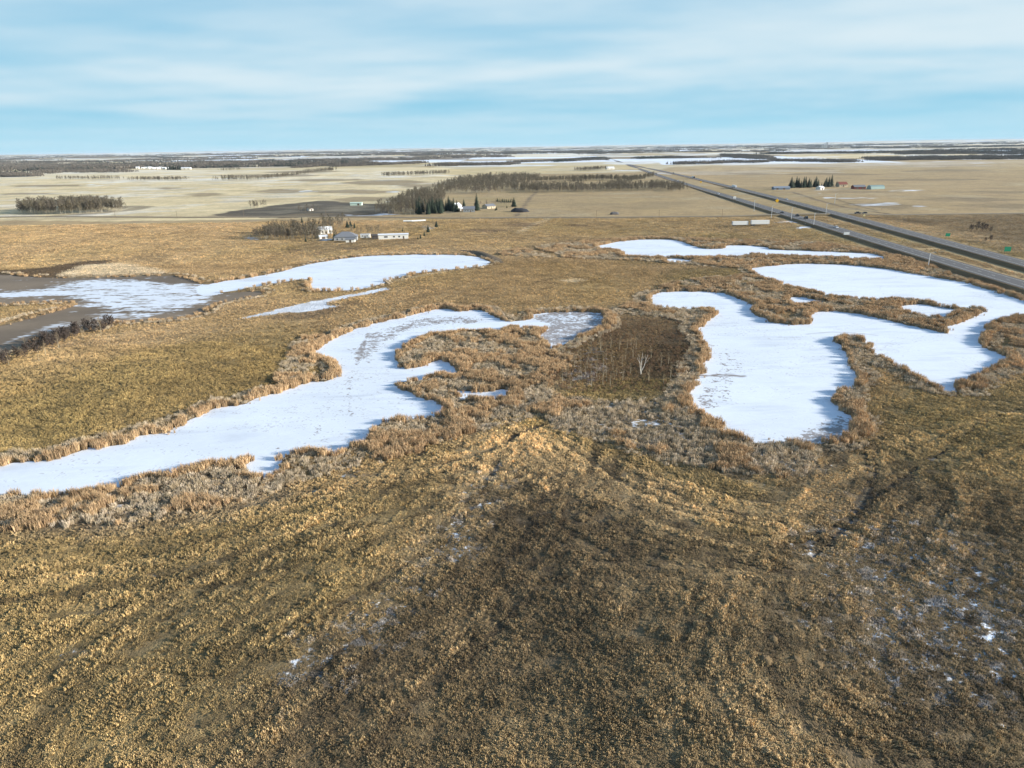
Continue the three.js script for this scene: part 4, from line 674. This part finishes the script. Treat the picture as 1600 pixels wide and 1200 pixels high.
// shrubs, saplings, the dead tree
const shrubs = [1, 2].map((s) => bareTreeThing('bare_willow', 'shrub', 60 + s, 3.2, { limbs: 26, twigs: 16, spread: 0.34, low: 0.02, tw: 0.10, tr: 0.014, bark: C(104, 90, 76), wood: C(86, 74, 66), lean: 0.06 }));
const saplings = [1, 2, 3].map((s) => bareTreeThing('bare_sapling', 'tree', 80 + s, 4, { limbs: 9, twigs: 7, spread: 0.15, low: 0.3, tw: 0.05, tr: 0.016, bark: C(176, 164, 138), wood: C(140, 122, 94), lean: 0.025 }));
{
  const r = rng(99), L = path([[-20, 588], [20, 572], [60, 552], [100, 534], [140, 522], [172, 515]]);
  for (let k = 0; k < 46; k++) { const q = r() * (L.length - 1.01), i = q | 0, f = q - i, x = L[i][0] + (L[i + 1][0] - L[i][0]) * f + jitR(r, 4), z = L[i][1] + (L[i + 1][1] - L[i][1]) * f + jitR(r, 4.5); copyOf(shrubs[k & 1], 'bare dark willow bush in the thicket below the mudflat', new THREE.Vector3(x, height(x, z), z), r() * 6.28, 0.85 + 0.75 * r(), 'willow thicket below the mudflat'); }
  for (const [u, v, s] of [[1518, 362, 1.2], [1526, 360, 1.4], [1534, 362, 1.5], [1541, 361, 1.2], [1547, 363, 0.9], [1548, 377, 0.9], [1540, 378, 0.7]]) copyOf(shrubs[(r() * 2) | 0], 'dark bare willow bush on the rough pasture east of the highway', P3(u, v), r() * 6.28, s * 1.3, 'willows east of the highway');
  for (const [u, v, s] of [[92, 545, 1.15], [72, 556, 1], [130, 530, 0.9], [158, 521, 1.25], [205, 514, 0.8], [40, 545, 0.9], [54, 540, 0.85], [15, 573, 0.8], [62, 566, 0.7]]) copyOf(saplings[(r() * 3) | 0], 'pale bare sapling rising from the willow thicket', P3(u, v), r() * 6.28, s * 1.25, 'saplings of the willow thicket');
  const spots = [[925, 606], [893, 604], [902, 598], [910, 580], [918, 578], [916, 590], [930, 592], [944, 590], [940, 602], [950, 585], [960, 580], [970, 575], [968, 548], [980, 546], [984, 543], [992, 545], [936, 549], [940, 547], [943, 550], [960, 596], [970, 598], [958, 567], [945, 572], [895, 575], [885, 590], [1020, 560], [1030, 575], [932, 565], [921, 560], [1040, 600], [978, 562], [1012, 598], [900, 560], [908, 566], [915, 571], [926, 586], [934, 580], [938, 594], [948, 597], [955, 603], [964, 588], [975, 592], [985, 585], [990, 560], [970, 540], [955, 545], [948, 560], [925, 553], [1050, 590], [1045, 570], [890, 582], [880, 598], [910, 594]];
  for (const [u, v] of spots) copyOf(saplings[(r() * 3) | 0], 'thin bare sapling on the brown bog around the white dead tree', P3(u + jitR(r, 3), v), r() * 6.28, 0.75 + 0.45 * r(), 'bog saplings');
  const dead = thing('dead_tree', 'bleached white dead tree with forked stems on the brown bog', 'tree', P3(1001, 585), 0), bone = cm(214, 204, 188);
  const stem = (name, pts, r0) => { const t = new Tris(); for (let i = 0; i + 1 < pts.length; i++) t.limb(pts[i], pts[i + 1], r0 * (1 - i / pts.length), r0 * (1 - (i + 1) / pts.length * 0.95), [1, 1, 1], 6); part(name, t.geo(), bone, dead); };
  stem('trunk', [[0, -0.2, 0], [0.15, 0.9, 0], [0.3, 1.4, 0.05]], 0.2); stem('limb', [[-0.02, 0.5, 0], [-0.25, 2.2, 0.1], [-0.4, 4, -0.1], [-0.85, 6.2, 0.1]], 0.13); stem('limb', [[0.1, 0.8, 0], [0.15, 2.6, -0.1], [0.1, 4.6, 0], [0.3, 6.8, 0.1]], 0.14); stem('limb', [[0.28, 1.3, 0], [0.9, 2.6, 0.1], [1.3, 4.2, 0], [1.9, 6, -0.1]], 0.13); stem('branch', [[1.1, 3.4, 0.05], [1.9, 4.4, 0.2], [2.4, 5.3, 0.2]], 0.05); stem('branch', [[-0.35, 3.6, 0], [-1, 4.6, 0.2], [-1.3, 5.4, 0.2]], 0.05); stem('branch', [[0.12, 4.2, 0], [0.6, 5.2, 0.2], [0.7, 6, 0.3]], 0.04); stem('branch', [[1.25, 4.2, 0], [1.1, 5.4, 0.1], [1.2, 6.2, 0.1]], 0.04);
  for (const [u, v, l, a, w] of [[996, 545, 3.4, 0.15, 0.14], [963, 557, 3, 0.5, 0.1], [978, 574, 2.6, 0, 0.08], [929, 578, 3.6, 0.35, 0.09], [905, 600, 3, 0.2, 0.09], [986, 549, 2.4, -0.1, 0.08], [972, 582, 1.8, 0.4, 0.07], [955, 551, 1.6, -0.2, 0.07]]) { const t = new Tris(); t.limb([-l / 2, w, 0], [0, w * 0.9, 0.12], w, w * 0.8, [1, 1, 1], 6); t.limb([0, w * 0.9, 0.12], [l / 2, w * 0.7, 0], w * 0.8, w * 0.4, [1, 1, 1], 6); t.limb([l * 0.1, w, 0.1], [l * 0.34, w * 3.5, 0.5], w * 0.4, w * 0.1, [1, 1, 1], 4); const o = new THREE.Mesh(t.geo(), bone); o.name = numbered('fallen_log'); o.position.copy(P3(u, v)); o.rotation.y = a; put(o, 'bleached fallen stem lying on the brown bog', 'log', 'fallen stems on the bog'); o.castShadow = true; }
  // low brushwood on the bog
  const low = mergeGeometries(bareTree(301, 1.1, { limbs: 16, twigs: 8, spread: 0.4, low: 0.05, tw: 0.03, bark: C(104, 80, 60), wood: C(124, 96, 70), lean: 0.08 })), pl = fillPoly([[858, 560], [890, 530], [985, 490], [1060, 502], [1085, 560], [1058, 608], [960, 618], [875, 612]], 2300, r).filter(([x, z]) => shore(x, z) > 4 && noise(x / 7, z / 7) + 0.5 * noise(x / 2.5, z / 2.5) > -0.35).map(([x, z]) => { const v = 0.8 + 0.4 * r(); return [x, height(x, z), z, r() * 6.28, 0.6 + 0.6 * r(), 0.5 + 0.5 * r(), v, v, v]; });
  stuff('bog_brush', 'low dark brown brush covering the bog around the dead tree', 'brush', low, pl);
}
console.log('plants ready');

// ------------------------------------------------------------------ buildings
const wallW = cm(226, 222, 212), wallG = cm(150, 152, 152), wallT = cm(186, 172, 146), wallR = cm(122, 62, 50), roofG = cm(112, 114, 118), roofD = cm(84, 78, 74), roofR = cm(122, 70, 58), roofGn = cm(150, 168, 160, { metalness: 0.3, roughness: 0.5 }), roofW = cm(216, 218, 220), glass = cm(40, 46, 54, { roughness: 0.15 }), doorM = cm(96, 84, 74), trimW = cm(214, 212, 206);
function gable(w, h, d, e) { const s = new THREE.Shape([[-d / 2, -0.3], [d / 2, -0.3], [d / 2, h], [0, h + e], [-d / 2, h]].map(([a, b]) => new THREE.Vector2(a, b))), g = new THREE.ExtrudeGeometry(s, { depth: w, bevelEnabled: false }); g.translate(0, 0, -w / 2); g.rotateY(Math.PI / 2); return g; }
function gableRoof(w, h, d, e, o = 0.45, t = 0.18) { const k = e / (d / 2), a = d / 2 + o, s = new THREE.Shape([[-a, h - k * o + 0.02], [0, h + e + 0.02], [a, h - k * o + 0.02], [a, h - k * o + t], [0, h + e + t + 0.05], [-a, h - k * o + t]].map(([x, y]) => new THREE.Vector2(x, y))), g = new THREE.ExtrudeGeometry(s, { depth: w + 2 * o, bevelEnabled: false }); g.translate(0, 0, -w / 2 - o); g.rotateY(Math.PI / 2); return g; }
function hipRoof(w, h, d, e, o = 0.5) { const a = w / 2 + o, b = d / 2 + o, r = Math.max(0.3, a - b), t = new Tris(), c = [1, 1, 1], A = [-a, h, b], B = [a, h, b], D = [a, h, -b], E = [-a, h, -b], F = [-r, h + e, 0], Gg = [r, h + e, 0]; t.tri(A, B, Gg, c); t.tri(A, Gg, F, c); t.tri(D, E, F, c); t.tri(D, F, Gg, c); t.tri(B, D, Gg, c); t.tri(E, A, F, c); t.tri(A, E, D, c); t.tri(A, D, B, c); return t.geo(); }
// windows: [face, along, up, w, h], face f front (+z), b back, r right (+x), l left
function building(name, label, cat, u, v, w, h, d, turn, o = {}) {
  const { roof = 'gable', e = d * 0.25, wm = wallW, rm = roofG, win = [], doors = [], chimney } = o;
  const p = P3(u, v), b = thing(name, label, cat, p, turn);
  part('wall', roof === 'gable' ? gable(w, h, d, e) : box(w, h + 0.3, d, 0, -0.3), wm, b);
  const rf = part('roof', roof === 'gable' ? gableRoof(w, h, d, e) : roof === 'hip' ? hipRoof(w, h + 0.01, d, e) : box(w + 0.3, 0.22, d + 0.3, 0, h + 0.004), rm, b);
  const slab = (f, a, y, ww, hh, t) => { const g = box(ww, hh, t); if (f === 'f') g.translate(a, y, d / 2 + t / 2 - 0.02); else if (f === 'b') g.translate(a, y, -d / 2 - t / 2 + 0.02); else { g.rotateY(Math.PI / 2); g.translate((f === 'r' ? 1 : -1) * (w / 2 + t / 2 - 0.02), y, a); } return g; };
  for (const [f, a, y, ww, hh] of win) { const fr = part('window', slab(f, a, y - 0.08, ww + 0.2, hh + 0.16, 0.08), trimW, b); part('pane', slab(f, a, y, ww, hh, 0.1), glass, fr); }
  for (const [f, a, ww, hh] of doors) part('door', slab(f, a, 0, ww, hh, 0.09), o.dm || doorM, b);
  if (chimney) part('chimney', box(0.7, 1.4, 0.7, chimney[0], h + e * 0.5, chimney[1]), roofD, rf);
  return b;
}
const twoRows = (xs, y) => xs.map((x) => ['f', x, y, 1.1, 1.2]);
building('farmhouse', 'white farmhouse half hidden behind the bare grove', 'house', 508, 364.5, 10, 3.3, 8, 0.5, { e: 2, rm: roofW, win: [...twoRows([-3, 3], 1.1), ['r', 0, 1.2, 1.1, 1.2]], doors: [['f', 0, 1, 2.1]] });
building('house', 'long low house with a broad grey hip roof beside the white farmhouse', 'house', 541, 375, 17, 2.9, 12, 0.15, { roof: 'hip', e: 3.4, wm: wallG, rm: roofG, win: [...twoRows([-6, -2.5, 4.5], 0.9), ['r', 1, 0.9, 1.4, 1.2]], doors: [['f', 1, 1, 2.1]], chimney: [2, 0.5] });
building('shed', 'small white shed with a flat roof in front of the grey roofed house', 'shed', 548, 378.5, 6.5, 2.3, 4, 0.1, { e: 0.9, rm: roofG, doors: [['f', 0, 1.4, 2]] });
building('garage', 'white garage in the snowy yard below the farmhouse', 'garage', 505, 373, 6, 2.0, 5, 0.4, { e: 0.8, rm: roofW, doors: [['f', 0, 2.6, 2.1]] });
building('camper_trailer', 'short white camper trailer between the grey roofed house and the mobile home', 'trailer', 571, 371.5, 7.4, 2.7, 2.6, 0.05, { roof: 'flat', rm: roofW, win: [['f', -1.8, 1.2, 1.2, 0.7], ['f', 1.6, 1.2, 1.2, 0.7]], doors: [['f', 0, 0.8, 1.9]] });
building('mobile_home', 'long white mobile home with three dark windows', 'house', 615, 373, 22, 3.3, 4.6, 0.12, { e: 0.5, rm: roofW, win: [['f', -5.5, 1.3, 2.6, 1], ['f', 0.5, 1.3, 1.3, 1], ['f', 4.4, 1.3, 1.3, 1]], doors: [['f', 7.6, 1, 2.1]] });
building('porch_shed', 'dark wooden porch shed against the end of the mobile home', 'shed', 586, 372.5, 4.6, 2.4, 4, 0.12, { e: 0.8, wm: roofD, rm: roofD, doors: [['f', 0, 1, 2]] });
building('white_house', 'tall white house among the spruces north of the gravel road', 'house', 713, 329, 8.5, 5.4, 8, 0.9, { e: 2.6, rm: roofW, win: [...twoRows([-2.4, 2.4], 3.3), ...twoRows([-2.4, 2.4], 0.9), ['r', -2, 3.3, 1.1, 1.2], ['r', 2, 3.3, 1.1, 1.2]], doors: [['f', 0, 1, 2.1]] });
building('garage', 'small white garage attached in front of the tall white house', 'garage', 721, 329, 5, 2.3, 5, 0.5, { e: 1, rm: roofW, doors: [['f', 0, 2.6, 2]] });
building('grey_house', 'blue grey sided house beside the tall lone spruce', 'house', 733, 331, 12, 3.4, 9, 0.05, { e: 2.2, wm: wallG, rm: roofG, win: [...twoRows([-4, -1.2, 4], 1)], doors: [['f', 1.6, 1, 2.1]] });
building('bungalow', 'low bungalow with a snowy grey roof behind the spruces', 'house', 764, 325.5, 12, 2.7, 9, 0.7, { e: 2, wm: wallT, rm: roofG, win: twoRows([-3.5, 3.5], 0.9), doors: [['f', 0, 1, 2.1]] });
building('garage', 'white garage in front of the spruce windbreak east of the highway', 'garage', 1281, 296, 9, 3.2, 8, 0.6, { e: 1.6, rm: roofW, doors: [['f', 0, 3, 2.5]] });
building('barn', 'tan barn with a rust red roof east of the highway', 'barn', 1315, 291.5, 13, 3.6, 10, 0.1, { e: 3.4, wm: wallT, rm: roofR, win: twoRows([-3.5, 3.5], 1.2), doors: [['f', 0, 2.6, 2.6]] });
building('shed', 'red walled machine shed with a grey roof beside the arched steel shed', 'shed', 1341, 295, 17, 3, 10, 0.05, { e: 2.4, wm: wallR, rm: roofG, doors: [['f', -4, 3, 2.6], ['f', 4, 3, 2.6]] });
building('shed', 'long low blue grey shed at the end of the spruce windbreak', 'shed', 1220, 296, 24, 2.6, 9, 0.05, { e: 1.8, wm: cm(112, 124, 138), rm: cm(120, 130, 142), doors: [['f', -7, 3, 2.3], ['f', 3, 3, 2.3]] });
building('shed', 'pale green long shed on the ploughed field', 'shed', 557, 320.5, 14, 2.6, 7, 0.02, { e: 0.7, wm: cm(196, 214, 198), rm: cm(190, 208, 194), doors: [['f', 3, 2.6, 2.2]] });
building('shed', 'small white shed standing alone on the dark ploughed field', 'shed', 485, 329, 5.5, 2.6, 5, 0.8, { e: 1.3, rm: roofD, doors: [['f', 0, 1.4, 2]] });
building('farmhouse', 'white farmhouse in the trees beside the far end of the highway', 'house', 953, 264.5, 22, 4, 14, 0.2, { e: 3, rm: roofW, win: twoRows([-6, 0, 6], 1.2), doors: [['f', 3, 1.2, 2.2]] });
{ // arched steel shed
  const b = thing('steel_shed', 'arched pale green steel shed at the right end of the farmyard', 'shed', P3(1368, 295.5), 0.08), s = new THREE.Shape(); s.moveTo(-6, -0.3); s.lineTo(6, -0.3); for (let k = 0; k <= 16; k++) s.lineTo(6 * Math.cos(k / 16 * Math.PI), 5.6 * Math.sin(k / 16 * Math.PI) + 0.2);
  const g = new THREE.ExtrudeGeometry(s, { depth: 21, bevelEnabled: false }); g.translate(0, 0, -10.5); g.rotateY(Math.PI / 2); part('shell', g, roofGn, b); part('door', box(0.1, 3.8, 4.4, 10.52), roofW, b); for (let k = -4; k <= 4; k++) { const t = new THREE.TorusGeometry(6.02, 0.06, 4, 20, Math.PI); t.scale(1, 5.62 / 6.02, 1); t.rotateY(Math.PI / 2); t.translate(k * 2.4, 0.2, 0); part('rib', t, roofGn, b); }
}
// the far white farm: a row of barns
for (let k = 0; k < 11; k++) building('far_barn', 'small white barn in the row of the far farm among grey woods', 'barn', 215 + k * 4.6 + (rs() - 0.5) * 2, 264.5 - rs() * 1.5, 9 + 7 * rs(), 4 + 2 * rs(), 10, rs(), { rm: roofW, e: 2.5, doors: [['f', 0, 2.6, 2.8]] }).userData.group = 'white barns of the far farm';
for (const [u, w] of [[289, 26], [295, 18]]) building('long_barn', 'long bright white barn right of the far farm spruces', 'barn', u, 264.5, w, 5, 13, 0.1, { rm: roofW, e: 2.5, doors: [['f', 0, 3, 3.2]] }).userData.group = 'long barns of the far farm';
{ // grain elevator on the horizon
  const p = P3(1288, 231.5), d = Math.hypot(p.x, p.z), q = clamp(d / 5200, 0.7, 1.6), e = thing('grain_elevator', 'grey grain elevator with tall leg on the horizon', 'elevator', p); e.scale.set(q, q, q);
  for (const x of [-18, -6, 6]) { const g = new THREE.CylinderGeometry(5.6, 5.6, 26, 16); g.translate(x, 13, 0); part('silo', g, wallG, e); const c = new THREE.ConeGeometry(5.8, 3, 16); c.translate(x, 27.5, 0); part('cone_roof', c, roofG, e); }
  part('headhouse', box(8, 42, 8, 17), wallG, e); const t = new Tris(); t.limb([17, 41, 0], [-14, 30, 0], 0.9, 0.9, [1, 1, 1], 4); part('conveyor', t.geo(), roofG, e);
}
// bank of earth at the head of the dugout
{ const L = path([[722, 392], [745, 396], [765, 403], [786, 412]]).map(([x, z], i, a) => [x, 1.5 * Math.sin(Math.PI * clamp(i / (a.length - 1), 0.08, 0.92)) + 0.2, z]); put(new THREE.Mesh(ribbon(L, [[-6, 0, -0.2], [-1.6, -0.1], [0, 0.1], [1.5, -0.15], [6, 0, -0.2]], C(92, 78, 60)), verge), 'dark earth berm closing the end of the dugout pond', 'berm').name = 'earth_berm'; }
// black heap on the lane
{ const g = new THREE.SphereGeometry(1, 22, 14); const p = g.attributes.position; for (let i = 0; i < p.count; i++) { const x = p.getX(i), y = p.getY(i), z = p.getZ(i), q = 1 + 0.22 * noise(x * 2.3 + 3, z * 2.3 + y * 2) + 0.1 * noise(x * 6, z * 6 + y); p.setXYZ(i, x * 9 * q, Math.max(-0.4, y * 4.2 * q), z * 5 * q); } g.computeVertexNormals(); const m = new THREE.Mesh(g, cm(44, 46, 52)); m.name = 'dark_heap'; m.position.copy(P3(811, 331)); m.castShadow = true; put(m, 'black heap of soil at the foot of the farm lane', 'heap'); }
{ const g = new THREE.SphereGeometry(1, 16, 10), p = g.attributes.position; for (let i = 0; i < p.count; i++) { const q = 1 + 0.3 * noise(p.getX(i) * 3, p.getZ(i) * 3 + p.getY(i) * 2); p.setXYZ(i, p.getX(i) * 5 * q, Math.max(-0.3, p.getY(i) * 2.4 * q), p.getZ(i) * 3 * q); } g.computeVertexNormals(); const m = new THREE.Mesh(g, cm(98, 94, 92)); m.name = 'rock_pile'; m.position.copy(P3(960, 335)); m.castShadow = true; put(m, 'grey rock pile in the tan hayfield by the gravel road', 'rocks'); }
for (const [u, v, l, a] of [[639, 346.5, 9, 0.1], [655, 346, 13, 0.35]]) { const gs = []; for (let k = 0; k < l / 1.5; k++) { const c = new THREE.CylinderGeometry(0.75, 0.75, 1.42, 12); c.rotateZ(Math.PI / 2); c.translate(k * 1.5 - l / 2, 0.72, jit(0.12)); gs.push(c); } const b = thing('bale_row', l < 10 ? 'short row of white wrapped bales south of the gravel road' : 'long row of white wrapped bales south of the gravel road', 'bales', P3(u, v), a); gs.forEach((g) => part('bale', g, white, b)); }

// ------------------------------------------------------------------ vehicles
const tyre = cm(24, 24, 26), chrome = cm(170, 172, 176, { metalness: 0.6, roughness: 0.35 });
function wheels(parent, list, r, w) { for (const [x, z] of list) { const g = new THREE.CylinderGeometry(r, r, w, 14); g.rotateX(Math.PI / 2); g.translate(x, r, z); const t = part('wheel', g, tyre, parent), c = new THREE.CylinderGeometry(r * 0.55, r * 0.55, w + 0.03, 10); c.rotateX(Math.PI / 2); c.translate(x, r, z); part('rim', c, chrome, t); } }
function extr(pts, depth, bevel = 0.06) { const g = new THREE.ExtrudeGeometry(new THREE.Shape(pts.map(([x, y]) => new THREE.Vector2(x, y))), { depth: depth - 2 * bevel, bevelSize: bevel, bevelThickness: bevel, bevelSegments: 2 }); g.translate(0, 0, -depth / 2 + bevel); return g; }
function car(label, p, turn, paint, type = 'car') {   // nose along +x
  const b = thing(type === 'pickup' ? 'pickup_truck' : type === 'van' ? 'van' : 'car', label, type === 'pickup' ? 'pickup' : type, p, turn), m = cm(...paint, { roughness: 0.35, metalness: 0.1 });
  const body = type === 'pickup' ? [[-2.8, 0.5], [2.8, 0.5], [2.8, 1.1], [1.5, 1.25], [-2.8, 1.2]] : type === 'van' ? [[-2.6, 0.4], [2.6, 0.4], [2.6, 1.1], [1.7, 1.3], [-2.6, 1.3]] : [[-2.3, 0.35], [2.3, 0.35], [2.3, 0.8], [1.2, 0.98], [-2.2, 1.0]];
  const cab = type === 'pickup' ? [[-0.9, 1.2], [1.5, 1.22], [0.8, 1.9], [-0.7, 1.92]] : type === 'van' ? [[-2.5, 1.28], [1.7, 1.28], [1.0, 2.2], [-2.4, 2.25]] : [[-1.9, 0.96], [1.15, 0.96], [0.4, 1.45], [-1.3, 1.48]];
  const bd = part('body', extr(body, 1.85), m, b), cb = part('cabin', extr(cab, 1.62), glass, b), top = Math.max(...cab.map((q) => q[1])); part('roof', box(cab[2][0] - cab[3][0] + 0.1, 0.06, 1.6, (cab[2][0] + cab[3][0]) / 2, top + 0.02), m, b);
  const x = type === 'car' ? 1.4 : 1.75, r = type === 'car' ? 0.33 : 0.39; wheels(b, [[x, 0.8], [x, -0.8], [-x, 0.8], [-x, -0.8]], r, 0.24);
  for (const z of [-0.62, 0.62]) part('headlight', box(0.06, 0.16, 0.34, body[1][0] + 0.06, 0.66, z), chrome, b);
  return b;
}
function onRoad(v, fx, off) { let a = -250, b = -4000; const at = (z) => { tmpV.set(fx(z) + off, yHigh(z) + 0.07, z).applyMatrix4(vp); return (1 - tmpV.y) * 600; }; for (let k = 0; k < 40; k++) { const m = (a + b) / 2; if (at(m) > v) a = m; else b = m; } return new THREE.Vector3(fx(a) + off, yHigh(a) + 0.07, a); }
const away = Math.PI / 2, toward = -Math.PI / 2;
const WH = [226, 226, 228], BK = [34, 36, 42], DG = [70, 74, 82];
car('dark pickup on the near carriageway by the gravel crossing', onRoad(338, xNear, 2), away, BK, 'pickup');
car('dark car on the near carriageway just past the gravel crossing', onRoad(333, xNear, -2), away, DG);
car('black car alone on the near carriageway between the light poles', onRoad(342, xNear, 2), away, BK, 'van');
car('white car with a long shadow on the near carriageway by the light poles', onRoad(356, xNear, 1.8), away, WH);
car('white car on the near carriageway beside the wood', onRoad(303, xNear, -2), away, WH);
car('white van on the near carriageway at the far end of the wood', onRoad(283, xNear, 2), away, WH, 'van');
car('small white car following the white van', onRoad(286, xNear, -1.5), away, WH);
car('dark car near the bend of the near carriageway', onRoad(272, xNear, 2), away, DG, 'van');
car('white car near the bend of the near carriageway', onRoad(268.5, xNear, 2), away, WH, 'van');
car('dark car on the far carriageway before the bend', onRoad(271, xFar, 0), toward, BK, 'van');
car('white car behind the yellow warning sign', onRoad(312, xFar, 3), toward, WH);
{ const q = xFar(-690); for (const [dx, dz, l, t] of [[16, 4, 'black pickup waiting at the stop on the gravel road east of the highway', 'pickup'], [18, -12, 'dark car beside the stop on the gravel road east of the highway', 'car']]) { const x = q + dx, z = zRoad(x) + (dz < 0 ? -1.8 : 1.8), y = 0.52 + (HW - 0.5) * (1 - ss(q + 4, q + 60, x)); car(l, new THREE.Vector3(x + (dz < 0 ? 6 : 0), y - (dz < 0 ? 0.15 : 0), z), Math.PI, BK, t); } }
function boxTrailer(b, x0, l, m) { part('cargo_box', box(l, 2.75, 2.55, x0, 1.2), m, b); part('underframe', box(l * 0.96, 0.22, 1.2, x0, 0.96), roofD, b); part('rear_door', box(0.05, 2.5, 2.3, x0 - l / 2 - 0.025, 1.32), roofW, b); wheels(b, [[x0 - l / 2 + 1.2, 1], [x0 - l / 2 + 1.2, -1], [x0 - l / 2 + 2.5, 1], [x0 - l / 2 + 2.5, -1]], 0.5, 0.5); }
function semi(label, p, turn, paint) { const b = thing('semi_truck', label, 'truck', p, turn), m = cm(...paint, { roughness: 0.4 }); boxTrailer(b, -4, 14, white); part('cab', extr([[3.4, 0.9], [6.6, 0.9], [6.6, 2.1], [5.7, 2.3], [5.3, 3.7], [3.4, 3.8]], 2.4), m, b); part('windscreen', box(0.1, 0.9, 2.1, 5.62, 2.35), glass, b); part('frame', box(6.5, 0.3, 1, 3.2, 0.7), roofD, b); wheels(b, [[5.8, 1], [5.8, -1], [2.2, 1], [2.2, -1], [1, 1], [1, -1]], 0.5, 0.45); return b; }
semi('white semi truck with a long shadow on the far carriageway', onRoad(293.5, xFar, -1.6), toward, WH);
semi('dark cabbed semi truck far off on the far carriageway', onRoad(278.5, xFar, -1.6), toward, BK);
for (const [u, v, l, lab] of [[1156, 353.4, 13, 'parked white box trailer, the lower and shorter of the pair south of the gravel road'], [1187, 352.6, 15, 'parked white box trailer, the taller and longer of the pair south of the gravel road']]) { const b = thing('cargo_trailer', lab, 'trailer', P3(u, v), 0.03); boxTrailer(b, 0, l, white); for (const z of [-0.8, 0.8]) part('landing_leg', box(0.16, 1.0, 0.16, l / 2 - 2, 0, z), roofD, b); if (l > 14) b.scale.set(1, 1.12, 1); }

// ------------------------------------------------------------------ poles and signs
const steel = cm(206, 206, 204, { roughness: 0.5 }), wood = cm(120, 104, 86);
function lightPole(u, v, label, h = 11) { const b = thing('light_pole', label, 'street light', P3(u, v), 0, 'light poles at the crossing'); const t = new Tris(); t.limb([0, -0.3, 0], [0, h, 0], 0.2, 0.14, [1, 1, 1], 8); part('pole', t.geo(), steel, b); const a = new Tris(); a.limb([0, h - 0.2, 0], [2.4, h + 0.35, 0], 0.07, 0.05, [1, 1, 1], 6); part('arm', a.geo(), steel, b); part('lamp_head', box(0.8, 0.16, 0.32, 2.6, h + 0.28), chrome, b); part('base', new THREE.CylinderGeometry(0.35, 0.4, 0.5, 10), wallG, b); }
for (const [u, v] of [[1205, 341], [1236, 344], [1271, 354], [1290, 337], [1304, 318], [1178, 330]]) lightPole(u, v, 'tall steel light pole along the highway at the gravel crossing');
lightPole(1450, 417, 'lone steel light pole between the wide pond and the highway', 7.5);
function sign(name, label, p, w, h, y, m, posts, turn = 0, shape) { const b = thing(name, label, 'sign', p, turn); for (const x of posts) part('post', box(0.12, y + h * 0.8 + 0.3, 0.12, x, -0.3, -0.08), wood, b); const g = shape === 'diamond' ? box(w, h, 0.05).translate(0, -h / 2, 0).rotateZ(Math.PI / 4).translate(0, y + h / 2, 0) : box(w, h, 0.05, 0, y); part('panel', g, m, b); return b; }
const green = cm(30, 130, 96), yellow = cm(226, 172, 22);
sign('green_sign', 'small green highway sign on the far verge nearer the crossing', P3(1480, 373), 3.4, 2.2, 1.6, green, [-1, 1]);
sign('green_sign', 'large green highway sign on the far verge toward the wide pond end', P3(1573, 397), 4, 2.8, 1.6, green, [-1.3, 1.3]);
sign('warning_sign', 'yellow diamond warning sign on the grass median', P3(1214, 318), 3.2, 3.2, 1.6, yellow, [0], 0, 'diamond');
sign('yield_sign', 'small pale yellow sign at the gravel road east of the highway', P3(1350, 340), 1.4, 1.4, 1.2, cm(232, 214, 150), [0], 0, 'diamond');
sign('white_sign', 'wide white sign on posts at the pond side shoulder of the highway', P3(1322, 371), 4, 1.9, 1.9, white, [-1.5, 0, 1.5]);
sign('white_sign', 'white sign on one tall post beside the highway along the hayfield', P3(1147, 321), 3, 2.2, 7.5, white, [0]);
sign('warning_sign', 'tiny yellow diamond sign on the far median', P3(1095, 287), 2.6, 2.6, 1.5, yellow, [0], 0, 'diamond');
for (const [u, v] of [[1258, 352], [1341, 377], [1300, 355], [1543, 433], [1377, 327], [1410, 336], [1548, 424]]) { const b = thing('marker_post', 'thin marker post beside the highway', 'post', P3(u, v), 0, 'marker posts'); part('post', box(0.16, 1.8, 0.12, 0, -0.2), wood, b); part('reflector', box(0.18, 0.4, 0.04, 0, 1.3, 0.09), white, b); }
for (const u of [22, 100, 205, 300, 398, 520, 626, 724, 822, 925, 1020, 1117]) { const x = G(u, 336)[0], z = zRoad(x) + 9, b = thing('utility_pole', 'wooden utility pole along the gravel road', 'pole', new THREE.Vector3(x, height(x, z), z), 0, 'utility poles along the gravel road'); const t = new Tris(); t.limb([0, -0.3, 0], [0, 7.5, 0], 0.13, 0.09, [1, 1, 1], 6); part('pole', t.geo(), wood, b); part('crossarm', box(0.12, 0.14, 1.8, 0, 7, 0), wood, b); }
// mounds in the near pasture
{ const r = rng(8); for (const [u, v, s] of [[1208, 1000, 0.8], [1196, 1033, 0.9], [1244, 1032, 0.75], [1277, 1040, 0.8], [1240, 982, 0.6], [1420, 840, 0.8], [1280, 1010, 0.5]]) { const g = new THREE.SphereGeometry(1, 16, 10), p = g.attributes.position, q = r() * 9; for (let i = 0; i < p.count; i++) { const k = 1 + 0.25 * noise(p.getX(i) * 2.4 + q, p.getZ(i) * 2.4 + p.getY(i) * 2) + 0.1 * noise(p.getX(i) * 7 + q, p.getZ(i) * 7); p.setXYZ(i, p.getX(i) * s * k, p.getY(i) * s * 0.62 * k, p.getZ(i) * s * k); } g.computeVertexNormals(); const m = new THREE.Mesh(g, cm(118, 98, 68, { bumpMap: reliefTex(0.2), bumpScale: 0.03 })); m.name = numbered('earth_mound'); m.position.copy(P3(u, v)); m.castShadow = m.receiveShadow = true; put(m, u === 1420 ? 'brown earth mound beside the snow speckled hollow' : 'brown earth mound on the trampled near pasture', 'mound', 'earth mounds in the near pasture'); } }
scene.fog = new THREE.FogExp2(0xcfe2f2, 0.000018);
console.log('things ready');
renderer.render(scene, camera);
